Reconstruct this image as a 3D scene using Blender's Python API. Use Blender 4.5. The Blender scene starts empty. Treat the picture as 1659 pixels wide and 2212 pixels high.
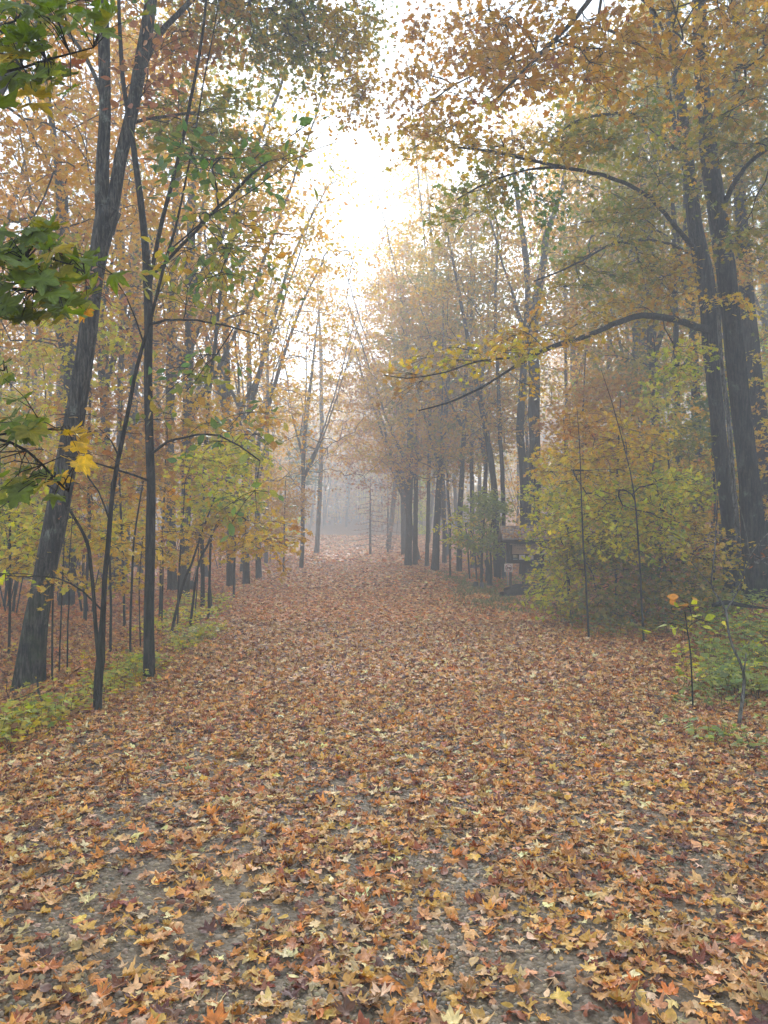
import bpy, math, random
import numpy as np
from mathutils import Vector

SEED = 11
rng = np.random.default_rng(SEED)
random.seed(SEED)
scene = bpy.context.scene
COL = scene.collection

# ------------------------------------------------------------------ camera
F = 1661.0                       # focal length measured on the 1659 x 2212 view of the photograph
CX, CY = 829.5, 1106.0
PITCH = math.atan(54.0 / F)
CAM_Z = 1.5
cam = bpy.data.cameras.new('camera'); cam_o = bpy.data.objects.new('camera', cam); COL.objects.link(cam_o)
cam.sensor_fit = 'VERTICAL'; cam.sensor_height = 36.0; cam.lens = 36.0 * F / 2212.0
cam.clip_start = 0.05; cam.clip_end = 1000
cam_o.location = (0, 0, CAM_Z); cam_o.rotation_euler = (math.pi / 2 + PITCH, 0, 0)
scene.camera = cam_o


def P(u, v, d):
    """world point seen at (u, v) whose distance along the path is d metres"""
    xc, zc = (u - CX) / F, -(v - CY) / F
    y = math.cos(PITCH) - math.sin(PITCH) * zc
    z = math.sin(PITCH) + math.cos(PITCH) * zc
    return np.array([xc / y * d, d, CAM_Z + z / y * d])


# ------------------------------------------------------------------ terrain
YL = [-8, 0, 5, 8, 13, 18, 25, 35, 45, 60, 80]
XL = [-3.0, -2.9, -2.7, -2.5, -2.6, -3.3, -4.8, -4.7, -4.6, -5.0, -6.5]
XR = [3.8, 3.6, 3.2, 3.1, 3.2, 3.1, 2.6, 1.6, 1.3, 0.9, 0.2]


def vnoise(x, y, s=0):
    return (np.sin(x * 1.7 + s + 1.3 * np.sin(y * 0.9 + s)) * np.sin(y * 1.3 - s * 2 + 1.1 * np.sin(x * 1.1)))


def H(x, y):
    x = np.asarray(x, float); y = np.asarray(y, float)
    z = np.interp(y, [-20, 0, 15, 24, 40, 60, 90, 160], [0, 0, -0.06, -0.16, 0.10, 0.50, 2.2, 9.0])
    rise = np.maximum(0, x - 4.2 + 0.25 * np.sin(y * 0.35))
    z = z + 0.27 * rise * np.clip((y - 3) / 6, 0.25, 1) * (1 / (1 + rise * 0.012))
    lx = np.maximum(0, -x - 3.0)
    z = z - 0.22 * np.exp(-((lx - 1.6) / 1.1) ** 2) * np.clip(lx, 0, 1) * np.clip((16 - y) / 8, 0, 1)
    z = z - 0.05 * np.maximum(0, lx - 8)
    off = np.clip(np.maximum(-x - 2.6, x - 3.2), 0, 1)
    z = z + 0.05 * vnoise(x * 0.7, y * 0.7, 1) * off + 0.02 * vnoise(x * 2.3, y * 2.1, 4) * (0.3 + off)
    return z


def inpath(x, y):
    l = np.interp(y, YL, XL) + 0.25 * np.sin(y * 0.9) * 0.6
    r = np.interp(y, YL, XR) + 0.2 * np.sin(y * 0.7 + 2) * 0.6
    return np.minimum(x - l, r - x)       # >0 inside


def GP(u, d):
    """ground point under column u at depth d"""
    x = (u - CX) / F * d          # pitch is tiny near the horizon
    return np.array([x, d, float(H(x, d))])


# ------------------------------------------------------------------ mesh helpers
class Soup:
    def __init__(s):
        s.v, s.f, s.c, s.n = [], [], [], 0
        s.mats = []

    def add(s, v, f, c=None, mat=0):
        v = np.asarray(v, np.float32).reshape(-1, 3); f = np.asarray(f, np.int32).reshape(-1, 3)
        s.v.append(v); s.f.append(f + s.n); s.n += len(v)
        if c is None:
            c = np.ones((len(f), 3), np.float32)
        s.c.append(np.broadcast_to(np.asarray(c, np.float32), (len(f), 3)))
        s.mats.append(np.full(len(f), mat, np.int32))

    def build(s, name, mats, parent=None, origin=(0, 0, 0), smooth=False, colour=True):
        v = np.concatenate(s.v) - np.asarray(origin, np.float32)
        f = np.concatenate(s.f)
        me = bpy.data.meshes.new(name)
        me.vertices.add(len(v)); me.vertices.foreach_set('co', v.astype(np.float32).ravel())
        me.loops.add(len(f) * 3); me.loops.foreach_set('vertex_index', f.ravel())
        me.polygons.add(len(f)); me.polygons.foreach_set('loop_start', np.arange(0, len(f) * 3, 3, dtype=np.int32))
        if smooth:
            me.polygons.foreach_set('use_smooth', np.ones(len(f), bool))
        if not isinstance(mats, (list, tuple)):
            mats = [mats]
        for m in mats:
            me.materials.append(m)
        if len(mats) > 1:
            me.polygons.foreach_set('material_index', np.concatenate(s.mats))
        if colour:
            c = np.concatenate(s.c)
            a = me.attributes.new('leafcol', 'FLOAT_COLOR', 'FACE')
            a.data.foreach_set('color', np.hstack([c, np.ones((len(c), 1), np.float32)]).astype(np.float32).ravel())
        me.update(calc_edges=True)
        o = bpy.data.objects.new(name, me); COL.objects.link(o)
        if parent is not None:
            o.parent = parent
        else:
            o.location = origin
        return o


def norm(a):
    a = np.asarray(a, float)
    return a / np.maximum(np.linalg.norm(a, axis=-1, keepdims=True), 1e-9)


def smooth_path(pts, step):
    """Catmull-Rom through rows (x, y, z, r...), resampled"""
    p = np.asarray(pts, float)
    if len(p) < 3:
        n = max(2, int(np.linalg.norm(p[-1, :3] - p[0, :3]) / step) + 1)
        t = np.linspace(0, 1, n)[:, None]
        return p[0] * (1 - t) + p[-1] * t
    q = np.vstack([2 * p[0] - p[1], p, 2 * p[-1] - p[-2]])
    out = []
    for i in range(1, len(q) - 2):
        n = max(2, int(np.linalg.norm(q[i + 1, :3] - q[i, :3]) / step))
        for k in range(n):
            t = k / n
            a, b, c, d = q[i - 1], q[i], q[i + 1], q[i + 2]
            out.append(0.5 * ((2 * b) + (c - a) * t + (2 * a - 5 * b + 4 * c - d) * t * t + (-a + 3 * b - 3 * c + d) * t ** 3))
    out.append(p[-1])
    out = np.array(out)
    if out.shape[1] > 3:
        out[:, 3] = np.maximum(out[:, 3], 0.001)
    return out


def tube(soup, pts, rad, sides=6, rough=0.0, flare=0.0, seed=0, mat=0):
    pts = np.asarray(pts, float); rad = np.asarray(rad, float); n = len(pts)
    t = np.gradient(pts, axis=0); t = norm(t)
    ref = np.array([0.0, 1.0, 0.0]) if abs(t[:, 2].mean()) > 0.6 else np.array([0.0, 0.0, 1.0])
    a = norm(np.cross(t, ref)); b = np.cross(t, a)
    th = np.linspace(0, 2 * math.pi, sides, endpoint=False)
    R = rad[:, None] * np.ones((1, sides))
    if rough:
        s = np.cumsum(np.r_[0, np.linalg.norm(np.diff(pts, axis=0), axis=1)])[:, None]
        R = R * (1 + rough * (0.5 * np.sin(3 * th + s * 0.8 + seed) + 0.5 * np.sin(5 * th - s * 1.7 + 2 * seed)
                              + 0.45 * np.sin(2 * th + s * 3.1 + seed * 3) + 0.3 * np.sin(s * 5 + seed) + 0.35 * np.sin(8 * th + s * 2.3)))
        if flare:
            k = np.exp(-s / (0.35 + rad[0] * 0.8))
            R = R * (1 + flare * k * (0.7 + 0.55 * np.sin(4 * th + seed) + 0.3 * np.sin(7 * th + seed * 2)))
    v = pts[:, None, :] + R[:, :, None] * (np.cos(th)[None, :, None] * a[:, None, :] + np.sin(th)[None, :, None] * b[:, None, :])
    v = v.reshape(-1, 3)
    i = np.arange(n - 1)[:, None] * sides; j = np.arange(sides)[None, :]; j2 = (j + 1) % sides
    q = np.stack([i + j, i + j2, i + sides + j2, i + sides + j], -1).reshape(-1, 4)
    f = np.vstack([q[:, [0, 1, 2]], q[:, [0, 2, 3]]])
    if rad[-1] > 0.004:
        v = np.vstack([v, pts[-1] + t[-1] * rad[-1] * 0.3]); c = n * sides; b0 = (n - 1) * sides
        f = np.vstack([f, np.stack([b0 + np.arange(sides), b0 + (np.arange(sides) + 1) % sides, np.full(sides, c)], -1)])
    soup.add(v, f, mat=mat)


# ------------------------------------------------------------------ leaf shapes
def polar(pts):
    return np.array([[r * math.cos(math.radians(a)), r * math.sin(math.radians(a))] for a, r in pts])


MAPLE_STAR = polar([(270, .16), (310, .46), (-14, .74), (10, .50), (37, .95), (64, .58), (90, 1.0),
                    (116, .58), (143, .95), (170, .50), (194, .74), (230, .46)]) * 0.62
_half = [(270, .10), (292, .36), (312, .50), (326, .60), (338, .66), (345, .76), (353, .62), (4, .52), (14, .60), (23, .74), (29, .80), (37, 1.0),
         (43, .88), (50, .78), (57, .62), (65, .52), (72, .60), (76, .74), (82, .80), (85, .92)]
MAPLE_FULL = polar(_half + [(90, 1.05)] + [(180 - a, r) for a, r in _half[:0:-1]]) * 0.6
OVAL = np.array([[0, -.5], [.17, -.36], [.27, -.12], [.25, .12], [.14, .34], [0, .56], [-.14, .34], [-.25, .12], [-.27, -.12], [-.17, -.36]])
LANCE = np.array([[0, -.5], [.13, -.15], [.12, .15], [0, .55], [-.12, .15], [-.13, -.15]])
KITE = np.array([[0, -.36], [.42, -.02], [.16, .16], [0, .5], [-.34, .2], [-.40, -.12]])
SHAPES = {'full': (MAPLE_FULL, True), 'star': (MAPLE_STAR, False), 'oval': (OVAL, False), 'kite': (KITE, False), 'lance': (LANCE, False)}
def _area(o):
    x, y = o[:, 0], o[:, 1]
    return abs(float(np.sum(x * np.roll(y, -1) - y * np.roll(x, -1)))) / 2


AREA = {k: _area(v[0]) for k, v in SHAPES.items()}
LAI = 1.5                        # overall fullness of the crowns

PAL = {
    'gold': [((.56, .34, .03), 4), ((.52, .24, .025), 2.4), ((.32, .27, .05), 2), ((.30, .12, .035), 1.2), ((.56, .40, .07), 1)],
    'rust': [((.44, .20, .045), 4), ((.42, .25, .09), 3), ((.25, .08, .03), 1.2), ((.48, .28, .05), 2)],
    'orange': [((.50, .24, .04), 4), ((.45, .28, .06), 3), ((.33, .12, .03), 1.5), ((.50, .33, .07), 2)],
    'olive': [((.20, .20, .035), 4), ((.38, .28, .04), 3), ((.42, .21, .03), 1.5), ((.12, .16, .03), 2)],
    'green': [((.075, .135, .03), 5), ((.14, .19, .035), 3), ((.30, .25, .05), 1), ((.25, .10, .03), .4)],
    'verge': [((.42, .42, .05), 4), ((.56, .44, .05), 3), ((.18, .22, .04), 2), ((.34, .16, .04), 1)],
    'shrub': [((.25, .30, .07), 5), ((.36, .36, .07), 3), ((.17, .22, .06), 2)],
    'lime': [((.56, .56, .035), 4), ((.70, .54, .035), 3), ((.18, .25, .035), 2), ((.48, .22, .03), .9)],
    'yellow': [((.64, .42, .03), 4), ((.44, .40, .04), 2), ((.50, .25, .03), 1.4), ((.28, .14, .04), .5)],
    'brown': [((.28, .12, .06), 4), ((.34, .18, .09), 3), ((.20, .08, .045), 2)],
    'pine': [((.06, .13, .06), 4), ((.09, .16, .06), 2)],
    'litter': [((.58, .31, .115), 4.4), ((.48, .175, .03), 4.6), ((.23, .065, .022), 3.2), ((.58, .27, .05), 2.8), ((.70, .47, .23), 2.4), ((.58, .33, .06), .5), ((.12, .04, .025), 1.2)],
    'litterfar': [((.62, .29, .09), 4), ((.60, .22, .04), 4.6), ((.30, .08, .02), 2.0), ((.72, .45, .19), 2.2)],
    'littershade': [((.38, .17, .06), 4), ((.28, .10, .04), 3), ((.42, .25, .08), 2), ((.44, .30, .05), 1)],
}


def pick(pal, n, jit=0.16):
    p = PAL[pal]; w = np.array([q[1] for q in p], float); w /= w.sum()
    c = np.array([q[0] for q in p])[rng.choice(len(p), n, p=w)]
    c = c * (1 + rng.normal(0, jit, (n, 1))) * (1 + rng.normal(0, jit * .35, (n, 3)))
    return np.clip(c, .01, .85)


def add_leaves(soup, pos, nrm, tip, size, cols, shape='star', curl=0.25, stems=False):
    out, ring = SHAPES[shape]
    n = len(pos)
    if n == 0:
        return
    k = len(out)
    pts = np.vstack([[[0, 0.06]], out])
    if ring:
        pts = np.vstack([pts, out * 0.55 + np.array([0, .02])])
    sz = np.asarray(size)[:, None] * np.ones((n, 1))
    ax = sz * (1 + rng.normal(0, .12, (n, 1)))
    x = pts[None, :, 0] * ax; y = pts[None, :, 1] * sz
    r2 = (pts[None, :, 0] ** 2 + pts[None, :, 1] ** 2)
    fold = rng.normal(0.10, 0.30, (n, 1)) * curl * 2; cup = rng.normal(-.05, 1.0, (n, 1)) * curl; tw = rng.normal(0, .9, (n, 1)) * curl
    z = sz * (fold * np.abs(pts[None, :, 0]) + cup * r2 * 1.5 + tw * pts[None, :, 0] * pts[None, :, 1] * 2)
    if ring:
        z = z + sz * curl * .22 * rng.normal(0, 1, z.shape) * np.sqrt(r2)
        ph = rng.uniform(0, 6, (n, 1))
        z = z + sz * curl * .35 * np.sin(ph + 3.2 * np.arctan2(pts[None, :, 1], pts[None, :, 0])) * np.sqrt(r2)
    N = norm(nrm); T = norm(tip - N * np.sum(tip * N, axis=1, keepdims=True)); B = np.cross(T, N)
    v = pos[:, None, :] + x[..., None] * B[:, None, :] + y[..., None] * T[:, None, :] + z[..., None] * N[:, None, :]
    o = 1 + np.arange(k); o2 = 1 + (np.arange(k) + 1) % k
    if ring:
        m = o + k; m2 = o2 + k
        f = np.vstack([np.stack([np.zeros(k, int), m, m2], -1), np.stack([m, o, o2], -1), np.stack([m, o2, m2], -1)])
    else:
        f = np.stack([np.zeros(k, int), o, o2], -1)
    base = (np.arange(n) * len(pts))[:, None, None]
    F_ = (f[None] + base).reshape(-1, 3)
    C = np.repeat(cols[:, None, :], len(f), axis=1)
    if ring:
        C = C * (1 + rng.normal(0, .07, C.shape[:2])[..., None])
    soup.add(v.reshape(-1, 3), F_, C.reshape(-1, 3))
    if stems:
        L = sz * rng.uniform(.5, .9, (n, 1)); w = 0.0012
        a = pos + T * (-.04 * sz); bnd = -T + B * rng.normal(0, .5, (n, 1)) + N * rng.normal(.1, .3, (n, 1))
        e = a + norm(bnd) * L
        v = np.stack([a - B * w, a + B * w, e + B * w * .8, e - B * w * .8, a + N * w * 1.5, e + N * w], 1)
        f = np.array([[0, 1, 2], [0, 2, 3], [0, 4, 5], [0, 5, 3], [4, 1, 2], [4, 2, 5]])
        soup.add(v.reshape(-1, 3), (f[None] + (np.arange(n) * 6)[:, None, None]).reshape(-1, 3), np.repeat(cols * .9, 6, axis=0))


def rand_normals(n, tilt):
    v = rng.normal(0, tilt, (n, 3)); v[:, 2] = 1
    return norm(v)


# ------------------------------------------------------------------ materials
def newmat(name):
    m = bpy.data.materials.new(name); m.use_nodes = True
    nt = m.node_tree; nt.nodes.clear()
    out = nt.nodes.new('ShaderNodeOutputMaterial')
    return m, nt, out


def N_(nt, t, **kw):
    n = nt.nodes.new('ShaderNode' + t)
    for k, v in kw.items():
        if k.startswith('i_'):
            n.inputs[k[2:].replace('_', ' ')].default_value = v
        else:
            setattr(n, k, v)
    return n


def leaf_material(name, trans=0.45, rough=0.55, spot=0.25, scale=60):
    m, nt, out = newmat(name); L = nt.links.new
    at = N_(nt, 'Attribute', attribute_name='leafcol')
    oi = N_(nt, 'ObjectInfo')
    mul = N_(nt, 'MixRGB', blend_type='MULTIPLY'); mul.inputs[0].default_value = 1
    L(at.outputs['Color'], mul.inputs[1]); L(oi.outputs['Color'], mul.inputs[2])
    tc = N_(nt, 'TexCoord'); no = N_(nt, 'TexNoise'); no.inputs['Scale'].default_value = scale; no.inputs['Detail'].default_value = 3
    L(tc.outputs['Object'], no.inputs['Vector'])
    rp = N_(nt, 'MapRange'); rp.inputs['From Min'].default_value = .3; rp.inputs['From Max'].default_value = .7
    rp.inputs['To Min'].default_value = 1 - spot; rp.inputs['To Max'].default_value = 1 + spot
    L(no.outputs['Fac'], rp.inputs['Value'])
    vm = N_(nt, 'VectorMath', operation='SCALE'); L(mul.outputs[0], vm.inputs[0]); L(rp.outputs[0], vm.inputs['Scale'])
    pb = N_(nt, 'BsdfPrincipled'); pb.inputs['Roughness'].default_value = rough; pb.inputs['Specular IOR Level'].default_value = .5
    L(vm.outputs[0], pb.inputs['Base Color'])
    tr = N_(nt, 'BsdfTranslucent')
    sat = N_(nt, 'HueSaturation'); sat.inputs['Saturation'].default_value = 1.15; sat.inputs['Value'].default_value = 1.3
    L(vm.outputs[0], sat.inputs['Color']); L(sat.outputs[0], tr.inputs['Color'])
    mx = N_(nt, 'MixShader'); mx.inputs[0].default_value = trans
    L(pb.outputs[0], mx.inputs[1]); L(tr.outputs[0], mx.inputs[2]); L(mx.outputs[0], out.inputs['Surface'])
    return m


def bark_material(name, c1, c2, moss=0.6, lichen=(.20, .21, .17)):
    m, nt, out = newmat(name); L = nt.links.new
    tc = N_(nt, 'TexCoord'); mp = N_(nt, 'Mapping'); mp.inputs['Scale'].default_value = (30, 30, 3.6)
    L(tc.outputs['Object'], mp.inputs['Vector'])
    n1 = N_(nt, 'TexNoise'); n1.inputs['Scale'].default_value = 1.0; n1.inputs['Detail'].default_value = 6; n1.inputs['Roughness'].default_value = .65
    n1.inputs['Distortion'].default_value = .6
    L(mp.outputs[0], n1.inputs['Vector'])
    rr = N_(nt, 'ValToRGB'); rr.color_ramp.elements[0].position = .42; rr.color_ramp.elements[1].position = .60
    rr.color_ramp.elements[0].color = (*c1, 1); rr.color_ramp.elements[1].color = (*c2, 1)
    L(n1.outputs['Fac'], rr.inputs[0])
    n2 = N_(nt, 'TexNoise'); n2.inputs['Scale'].default_value = 3.3; n2.inputs['Detail'].default_value = 8; n2.inputs['Roughness'].default_value = .7
    L(tc.outputs['Object'], n2.inputs['Vector'])
    r2 = N_(nt, 'ValToRGB'); r2.color_ramp.elements[0].position = .58; r2.color_ramp.elements[1].position = .68
    L(n2.outputs['Fac'], r2.inputs[0])
    mx = N_(nt, 'MixRGB'); L(r2.outputs[0], mx.inputs[0]); L(rr.outputs[0], mx.inputs[1]); mx.inputs[2].default_value = (*lichen, 1)
    mpf = N_(nt, 'Mapping'); mpf.inputs['Scale'].default_value = (62, 62, 11); L(tc.outputs['Object'], mpf.inputs['Vector'])
    nf = N_(nt, 'TexNoise'); nf.inputs['Scale'].default_value = 1.0; nf.inputs['Detail'].default_value = 3; nf.inputs['Distortion'].default_value = 1.4; L(mpf.outputs[0], nf.inputs['Vector'])
    rf_ = N_(nt, 'MapRange'); rf_.inputs['From Min'].default_value = .38; rf_.inputs['From Max'].default_value = .56; rf_.inputs['To Min'].default_value = .35; rf_.inputs['To Max'].default_value = 1.15
    L(nf.outputs['Fac'], rf_.inputs['Value'])
    fm = N_(nt, 'VectorMath', operation='SCALE'); L(mx.outputs[0], fm.inputs[0]); L(rf_.outputs[0], fm.inputs['Scale'])
    # moss grows low on the trunk: object-space height
    sp = N_(nt, 'SeparateXYZ'); L(tc.outputs['Object'], sp.inputs[0])
    mr = N_(nt, 'MapRange'); mr.inputs['From Min'].default_value = 1.6; mr.inputs['From Max'].default_value = 0.0
    mr.inputs['To Min'].default_value = 0; mr.inputs['To Max'].default_value = moss; L(sp.outputs['Z'], mr.inputs['Value'])
    n3 = N_(nt, 'TexNoise'); n3.inputs['Scale'].default_value = 6; n3.inputs['Detail'].default_value = 5; L(tc.outputs['Object'], n3.inputs['Vector'])
    r3 = N_(nt, 'ValToRGB'); r3.color_ramp.elements[0].position = .42; r3.color_ramp.elements[1].position = .62; L(n3.outputs['Fac'], r3.inputs[0])
    ml = N_(nt, 'Math', operation='MULTIPLY'); L(mr.outputs[0], ml.inputs[0]); L(r3.outputs[0], ml.inputs[1])
    mx2 = N_(nt, 'MixRGB'); L(ml.outputs[0], mx2.inputs[0]); L(fm.outputs[0], mx2.inputs[1]); mx2.inputs[2].default_value = (.07, .10, .03, 1)
    pb = N_(nt, 'BsdfPrincipled'); pb.inputs['Roughness'].default_value = .85; pb.inputs['Specular IOR Level'].default_value = .2
    L(mx2.outputs[0], pb.inputs['Base Color'])
    bp = N_(nt, 'Bump'); bp.inputs['Strength'].default_value = 1.0; bp.inputs['Distance'].default_value = .07
    hh_ = N_(nt, 'Math', operation='MULTIPLY_ADD'); L(nf.outputs['Fac'], hh_.inputs[0]); hh_.inputs[1].default_value = .6; L(n1.outputs['Fac'], hh_.inputs[2])
    L(hh_.outputs[0], bp.inputs['Height']); L(bp.outputs[0], pb.inputs['Normal'])
    L(pb.outputs[0], out.inputs['Surface'])
    return m


def plain(name, col, rough=.7, spot=.2, scale=8, stretch=(1, 1, 1), bump=.3, spec=.3):
    m, nt, out = newmat(name); L = nt.links.new
    tc = N_(nt, 'TexCoord'); mp = N_(nt, 'Mapping'); mp.inputs['Scale'].default_value = stretch
    L(tc.outputs['Object'], mp.inputs['Vector'])
    no = N_(nt, 'TexNoise'); no.inputs['Scale'].default_value = scale; no.inputs['Detail'].default_value = 6
    L(mp.outputs[0], no.inputs['Vector'])
    rr = N_(nt, 'ValToRGB'); rr.color_ramp.elements[0].position = .3; rr.color_ramp.elements[1].position = .7
    rr.color_ramp.elements[0].color = (*[c * (1 - spot) for c in col], 1); rr.color_ramp.elements[1].color = (*[c * (1 + spot) for c in col], 1)
    L(no.outputs['Fac'], rr.inputs[0])
    pb = N_(nt, 'BsdfPrincipled'); pb.inputs['Roughness'].default_value = rough; pb.inputs['Specular IOR Level'].default_value = spec
    L(rr.outputs[0], pb.inputs['Base Color'])
    bp = N_(nt, 'Bump'); bp.inputs['Strength'].default_value = bump; bp.inputs['Distance'].default_value = .01
    L(no.outputs['Fac'], bp.inputs['Height']); L(bp.outputs[0], pb.inputs['Normal'])
    L(pb.outputs[0], out.inputs['Surface'])
    return m


M_LEAF = leaf_material('tree_leaf', .5, .5)
M_LITTER = leaf_material('fallen_leaf', .15, .62, .28, 45)
M_BARK = bark_material('maple_bark', (.014, .011, .009), (.115, .098, .078))
M_BARKD = bark_material('dark_bark', (.007, .006, .005), (.058, .049, .040), .3, (.11, .11, .09))
M_BARKF = bark_material('grey_bark', (.014, .012, .011), (.075, .067, .058), .2, (.15, .15, .13))
M_BARKP = bark_material('pale_bark', (.10, .09, .08), (.30, .28, .25), .3, (.36, .35, .32))


def ground_material():
    m, nt, out = newmat('forest_soil'); L = nt.links.new
    tc = N_(nt, 'TexCoord')
    vo = N_(nt, 'TexVoronoi'); vo.inputs['Scale'].default_value = 13; L(tc.outputs['Object'], vo.inputs['Vector'])
    bw = N_(nt, 'SeparateColor'); L(vo.outputs['Color'], bw.inputs[0])
    rr = N_(nt, 'ValToRGB'); el = rr.color_ramp.elements
    el[0].position = 0; el[0].color = (.10, .045, .025, 1); el[1].position = 1; el[1].color = (.36, .22, .12, 1)
    e = el.new(.35); e.color = (.24, .10, .04, 1); e = el.new(.7); e.color = (.30, .15, .06, 1)
    L(bw.outputs[0], rr.inputs[0])
    no = N_(nt, 'TexNoise'); no.inputs['Scale'].default_value = 30; no.inputs['Detail'].default_value = 5; L(tc.outputs['Object'], no.inputs['Vector'])
    mr = N_(nt, 'MapRange'); mr.inputs['From Min'].default_value = .3; mr.inputs['From Max'].default_value = .7
    mr.inputs['To Min'].default_value = .45; mr.inputs['To Max'].default_value = 1.1; L(no.outputs['Fac'], mr.inputs['Value'])
    vm = N_(nt, 'VectorMath', operation='SCALE'); L(rr.outputs[0], vm.inputs[0]); L(mr.outputs[0], vm.inputs['Scale'])
    pb = N_(nt, 'BsdfPrincipled'); pb.inputs['Roughness'].default_value = .9; L(vm.outputs[0], pb.inputs['Base Color'])
    bp = N_(nt, 'Bump'); bp.inputs['Strength'].default_value = 1; bp.inputs['Distance'].default_value = .03
    L(vo.outputs['Distance'], bp.inputs['Height']); L(bp.outputs[0], pb.inputs['Normal'])
    L(pb.outputs[0], out.inputs['Surface'])
    return m


def path_material():
    m, nt, out = newmat('gravel_path'); L = nt.links.new
    tc = N_(nt, 'TexCoord')
    vo = N_(nt, 'TexVoronoi'); vo.inputs['Scale'].default_value = 48; L(tc.outputs['Object'], vo.inputs['Vector'])
    sc = N_(nt, 'SeparateColor'); L(vo.outputs['Color'], sc.inputs[0])
    rr = N_(nt, 'ValToRGB'); el = rr.color_ramp.elements
    el[0].position = 0; el[0].color = (.060, .044, .028, 1); el[1].position = 1; el[1].color = (.22, .165, .11, 1)
    e = el.new(.6); e.color = (.14, .092, .046, 1)
    L(sc.outputs[0], rr.inputs[0])
    no = N_(nt, 'TexNoise'); no.inputs['Scale'].default_value = 1.1; no.inputs['Detail'].default_value = 7; L(tc.outputs['Object'], no.inputs['Vector'])
    r2 = N_(nt, 'ValToRGB'); r2.color_ramp.elements[0].position = .42; r2.color_ramp.elements[1].position = .58; L(no.outputs['Fac'], r2.inputs[0])
    n3 = N_(nt, 'TexNoise'); n3.inputs['Scale'].default_value = 140; n3.inputs['Detail'].default_value = 4; L(tc.outputs['Object'], n3.inputs['Vector'])
    rd = N_(nt, 'ValToRGB'); rd.color_ramp.elements[0].position = .3; rd.color_ramp.elements[1].position = .7
    rd.color_ramp.elements[0].color = (.080, .056, .033, 1); rd.color_ramp.elements[1].color = (.175, .113, .054, 1); L(n3.outputs['Fac'], rd.inputs[0])
    mx = N_(nt, 'MixRGB'); L(r2.outputs[0], mx.inputs[0]); L(rr.outputs[0], mx.inputs[1]); L(rd.outputs[0], mx.inputs[2])
    pb = N_(nt, 'BsdfPrincipled'); pb.inputs['Roughness'].default_value = .8; L(mx.outputs[0], pb.inputs['Base Color'])
    ad = N_(nt, 'Math', operation='MULTIPLY_ADD'); L(n3.outputs['Fac'], ad.inputs[0]); ad.inputs[1].default_value = .5
    inv = N_(nt, 'Math', operation='MULTIPLY'); L(vo.outputs['Distance'], inv.inputs[0]); inv.inputs[1].default_value = -1
    L(inv.outputs[0], ad.inputs[2])
    bp = N_(nt, 'Bump'); bp.inputs['Strength'].default_value = .8; bp.inputs['Distance'].default_value = .012
    L(ad.outputs[0], bp.inputs['Height']); L(bp.outputs[0], pb.inputs['Normal'])
    L(pb.outputs[0], out.inputs['Surface'])
    return m


# ------------------------------------------------------------------ tagging
def tag(o, label=None, cat=None, group=None, kind=None):
    if label: o['label'] = label
    if cat: o['category'] = cat
    if group: o['group'] = group
    if kind: o['kind'] = kind
    return o


def empty(name, loc):
    o = bpy.data.objects.new(name, None); o.empty_display_size = .2; COL.objects.link(o); o.location = [float(c) for c in loc]
    return o


# ------------------------------------------------------------------ ground and path
def grid_mesh(name, xs, ys, zf, mat):
    X, Y = np.meshgrid(xs, ys); Z = zf(X, Y)
    v = np.stack([X, Y, Z], -1).reshape(-1, 3)
    nx, ny = len(xs), len(ys)
    i = np.arange(ny - 1)[:, None] * nx + np.arange(nx - 1)[None, :]; i = i.ravel()
    f = np.vstack([np.stack([i, i + 1, i + nx + 1], -1), np.stack([i, i + nx + 1, i + nx], -1)])
    s = Soup(); s.add(v, f)
    return s.build(name, mat, smooth=True, colour=False)


def graded(lo, hi, c0, c1, fine, coarse):
    return np.unique(np.concatenate([np.arange(lo, c0, coarse), np.arange(c0, c1, fine), np.arange(c1, hi + coarse, coarse)]))


g = grid_mesh('ground', graded(-140, 140, -14, 14, .25, 2.5), graded(-20, 150, -4, 40, .25, 2.0),
              lambda X, Y: H(X, Y) - 0.05 * np.clip(inpath(X, Y) * 4, 0, 1), ground_material())
tag(g, kind='structure')
# the path: a strip between its own two edges, edges tucked into the soil
ts = np.linspace(0, 1, 60); ysp = np.arange(-7.5, 78, .25)
Yp = np.repeat(ysp[:, None], len(ts), 1)
lp = np.interp(ysp, YL, XL)[:, None] + 0.15 * np.sin(ysp * .9)[:, None]; rp_ = np.interp(ysp, YL, XR)[:, None] + .12 * np.sin(ysp * .7 + 2)[:, None]
Xp = lp + (rp_ - lp) * ts[None, :]
Zp = H(Xp, Yp) + 0.0 - 0.06 * (np.clip(1 - ts * 20, 0, 1) + np.clip(1 - (1 - ts) * 20, 0, 1))[None, :]
s = Soup(); nx = len(ts); i = (np.arange(len(ysp) - 1)[:, None] * nx + np.arange(nx - 1)[None, :]).ravel()
s.add(np.stack([Xp, Yp, Zp], -1).reshape(-1, 3), np.vstack([np.stack([i, i + 1, i + nx + 1], -1), np.stack([i, i + nx + 1, i + nx], -1)]))
tag(s.build('path', path_material(), smooth=True, colour=False), kind='structure')


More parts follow.
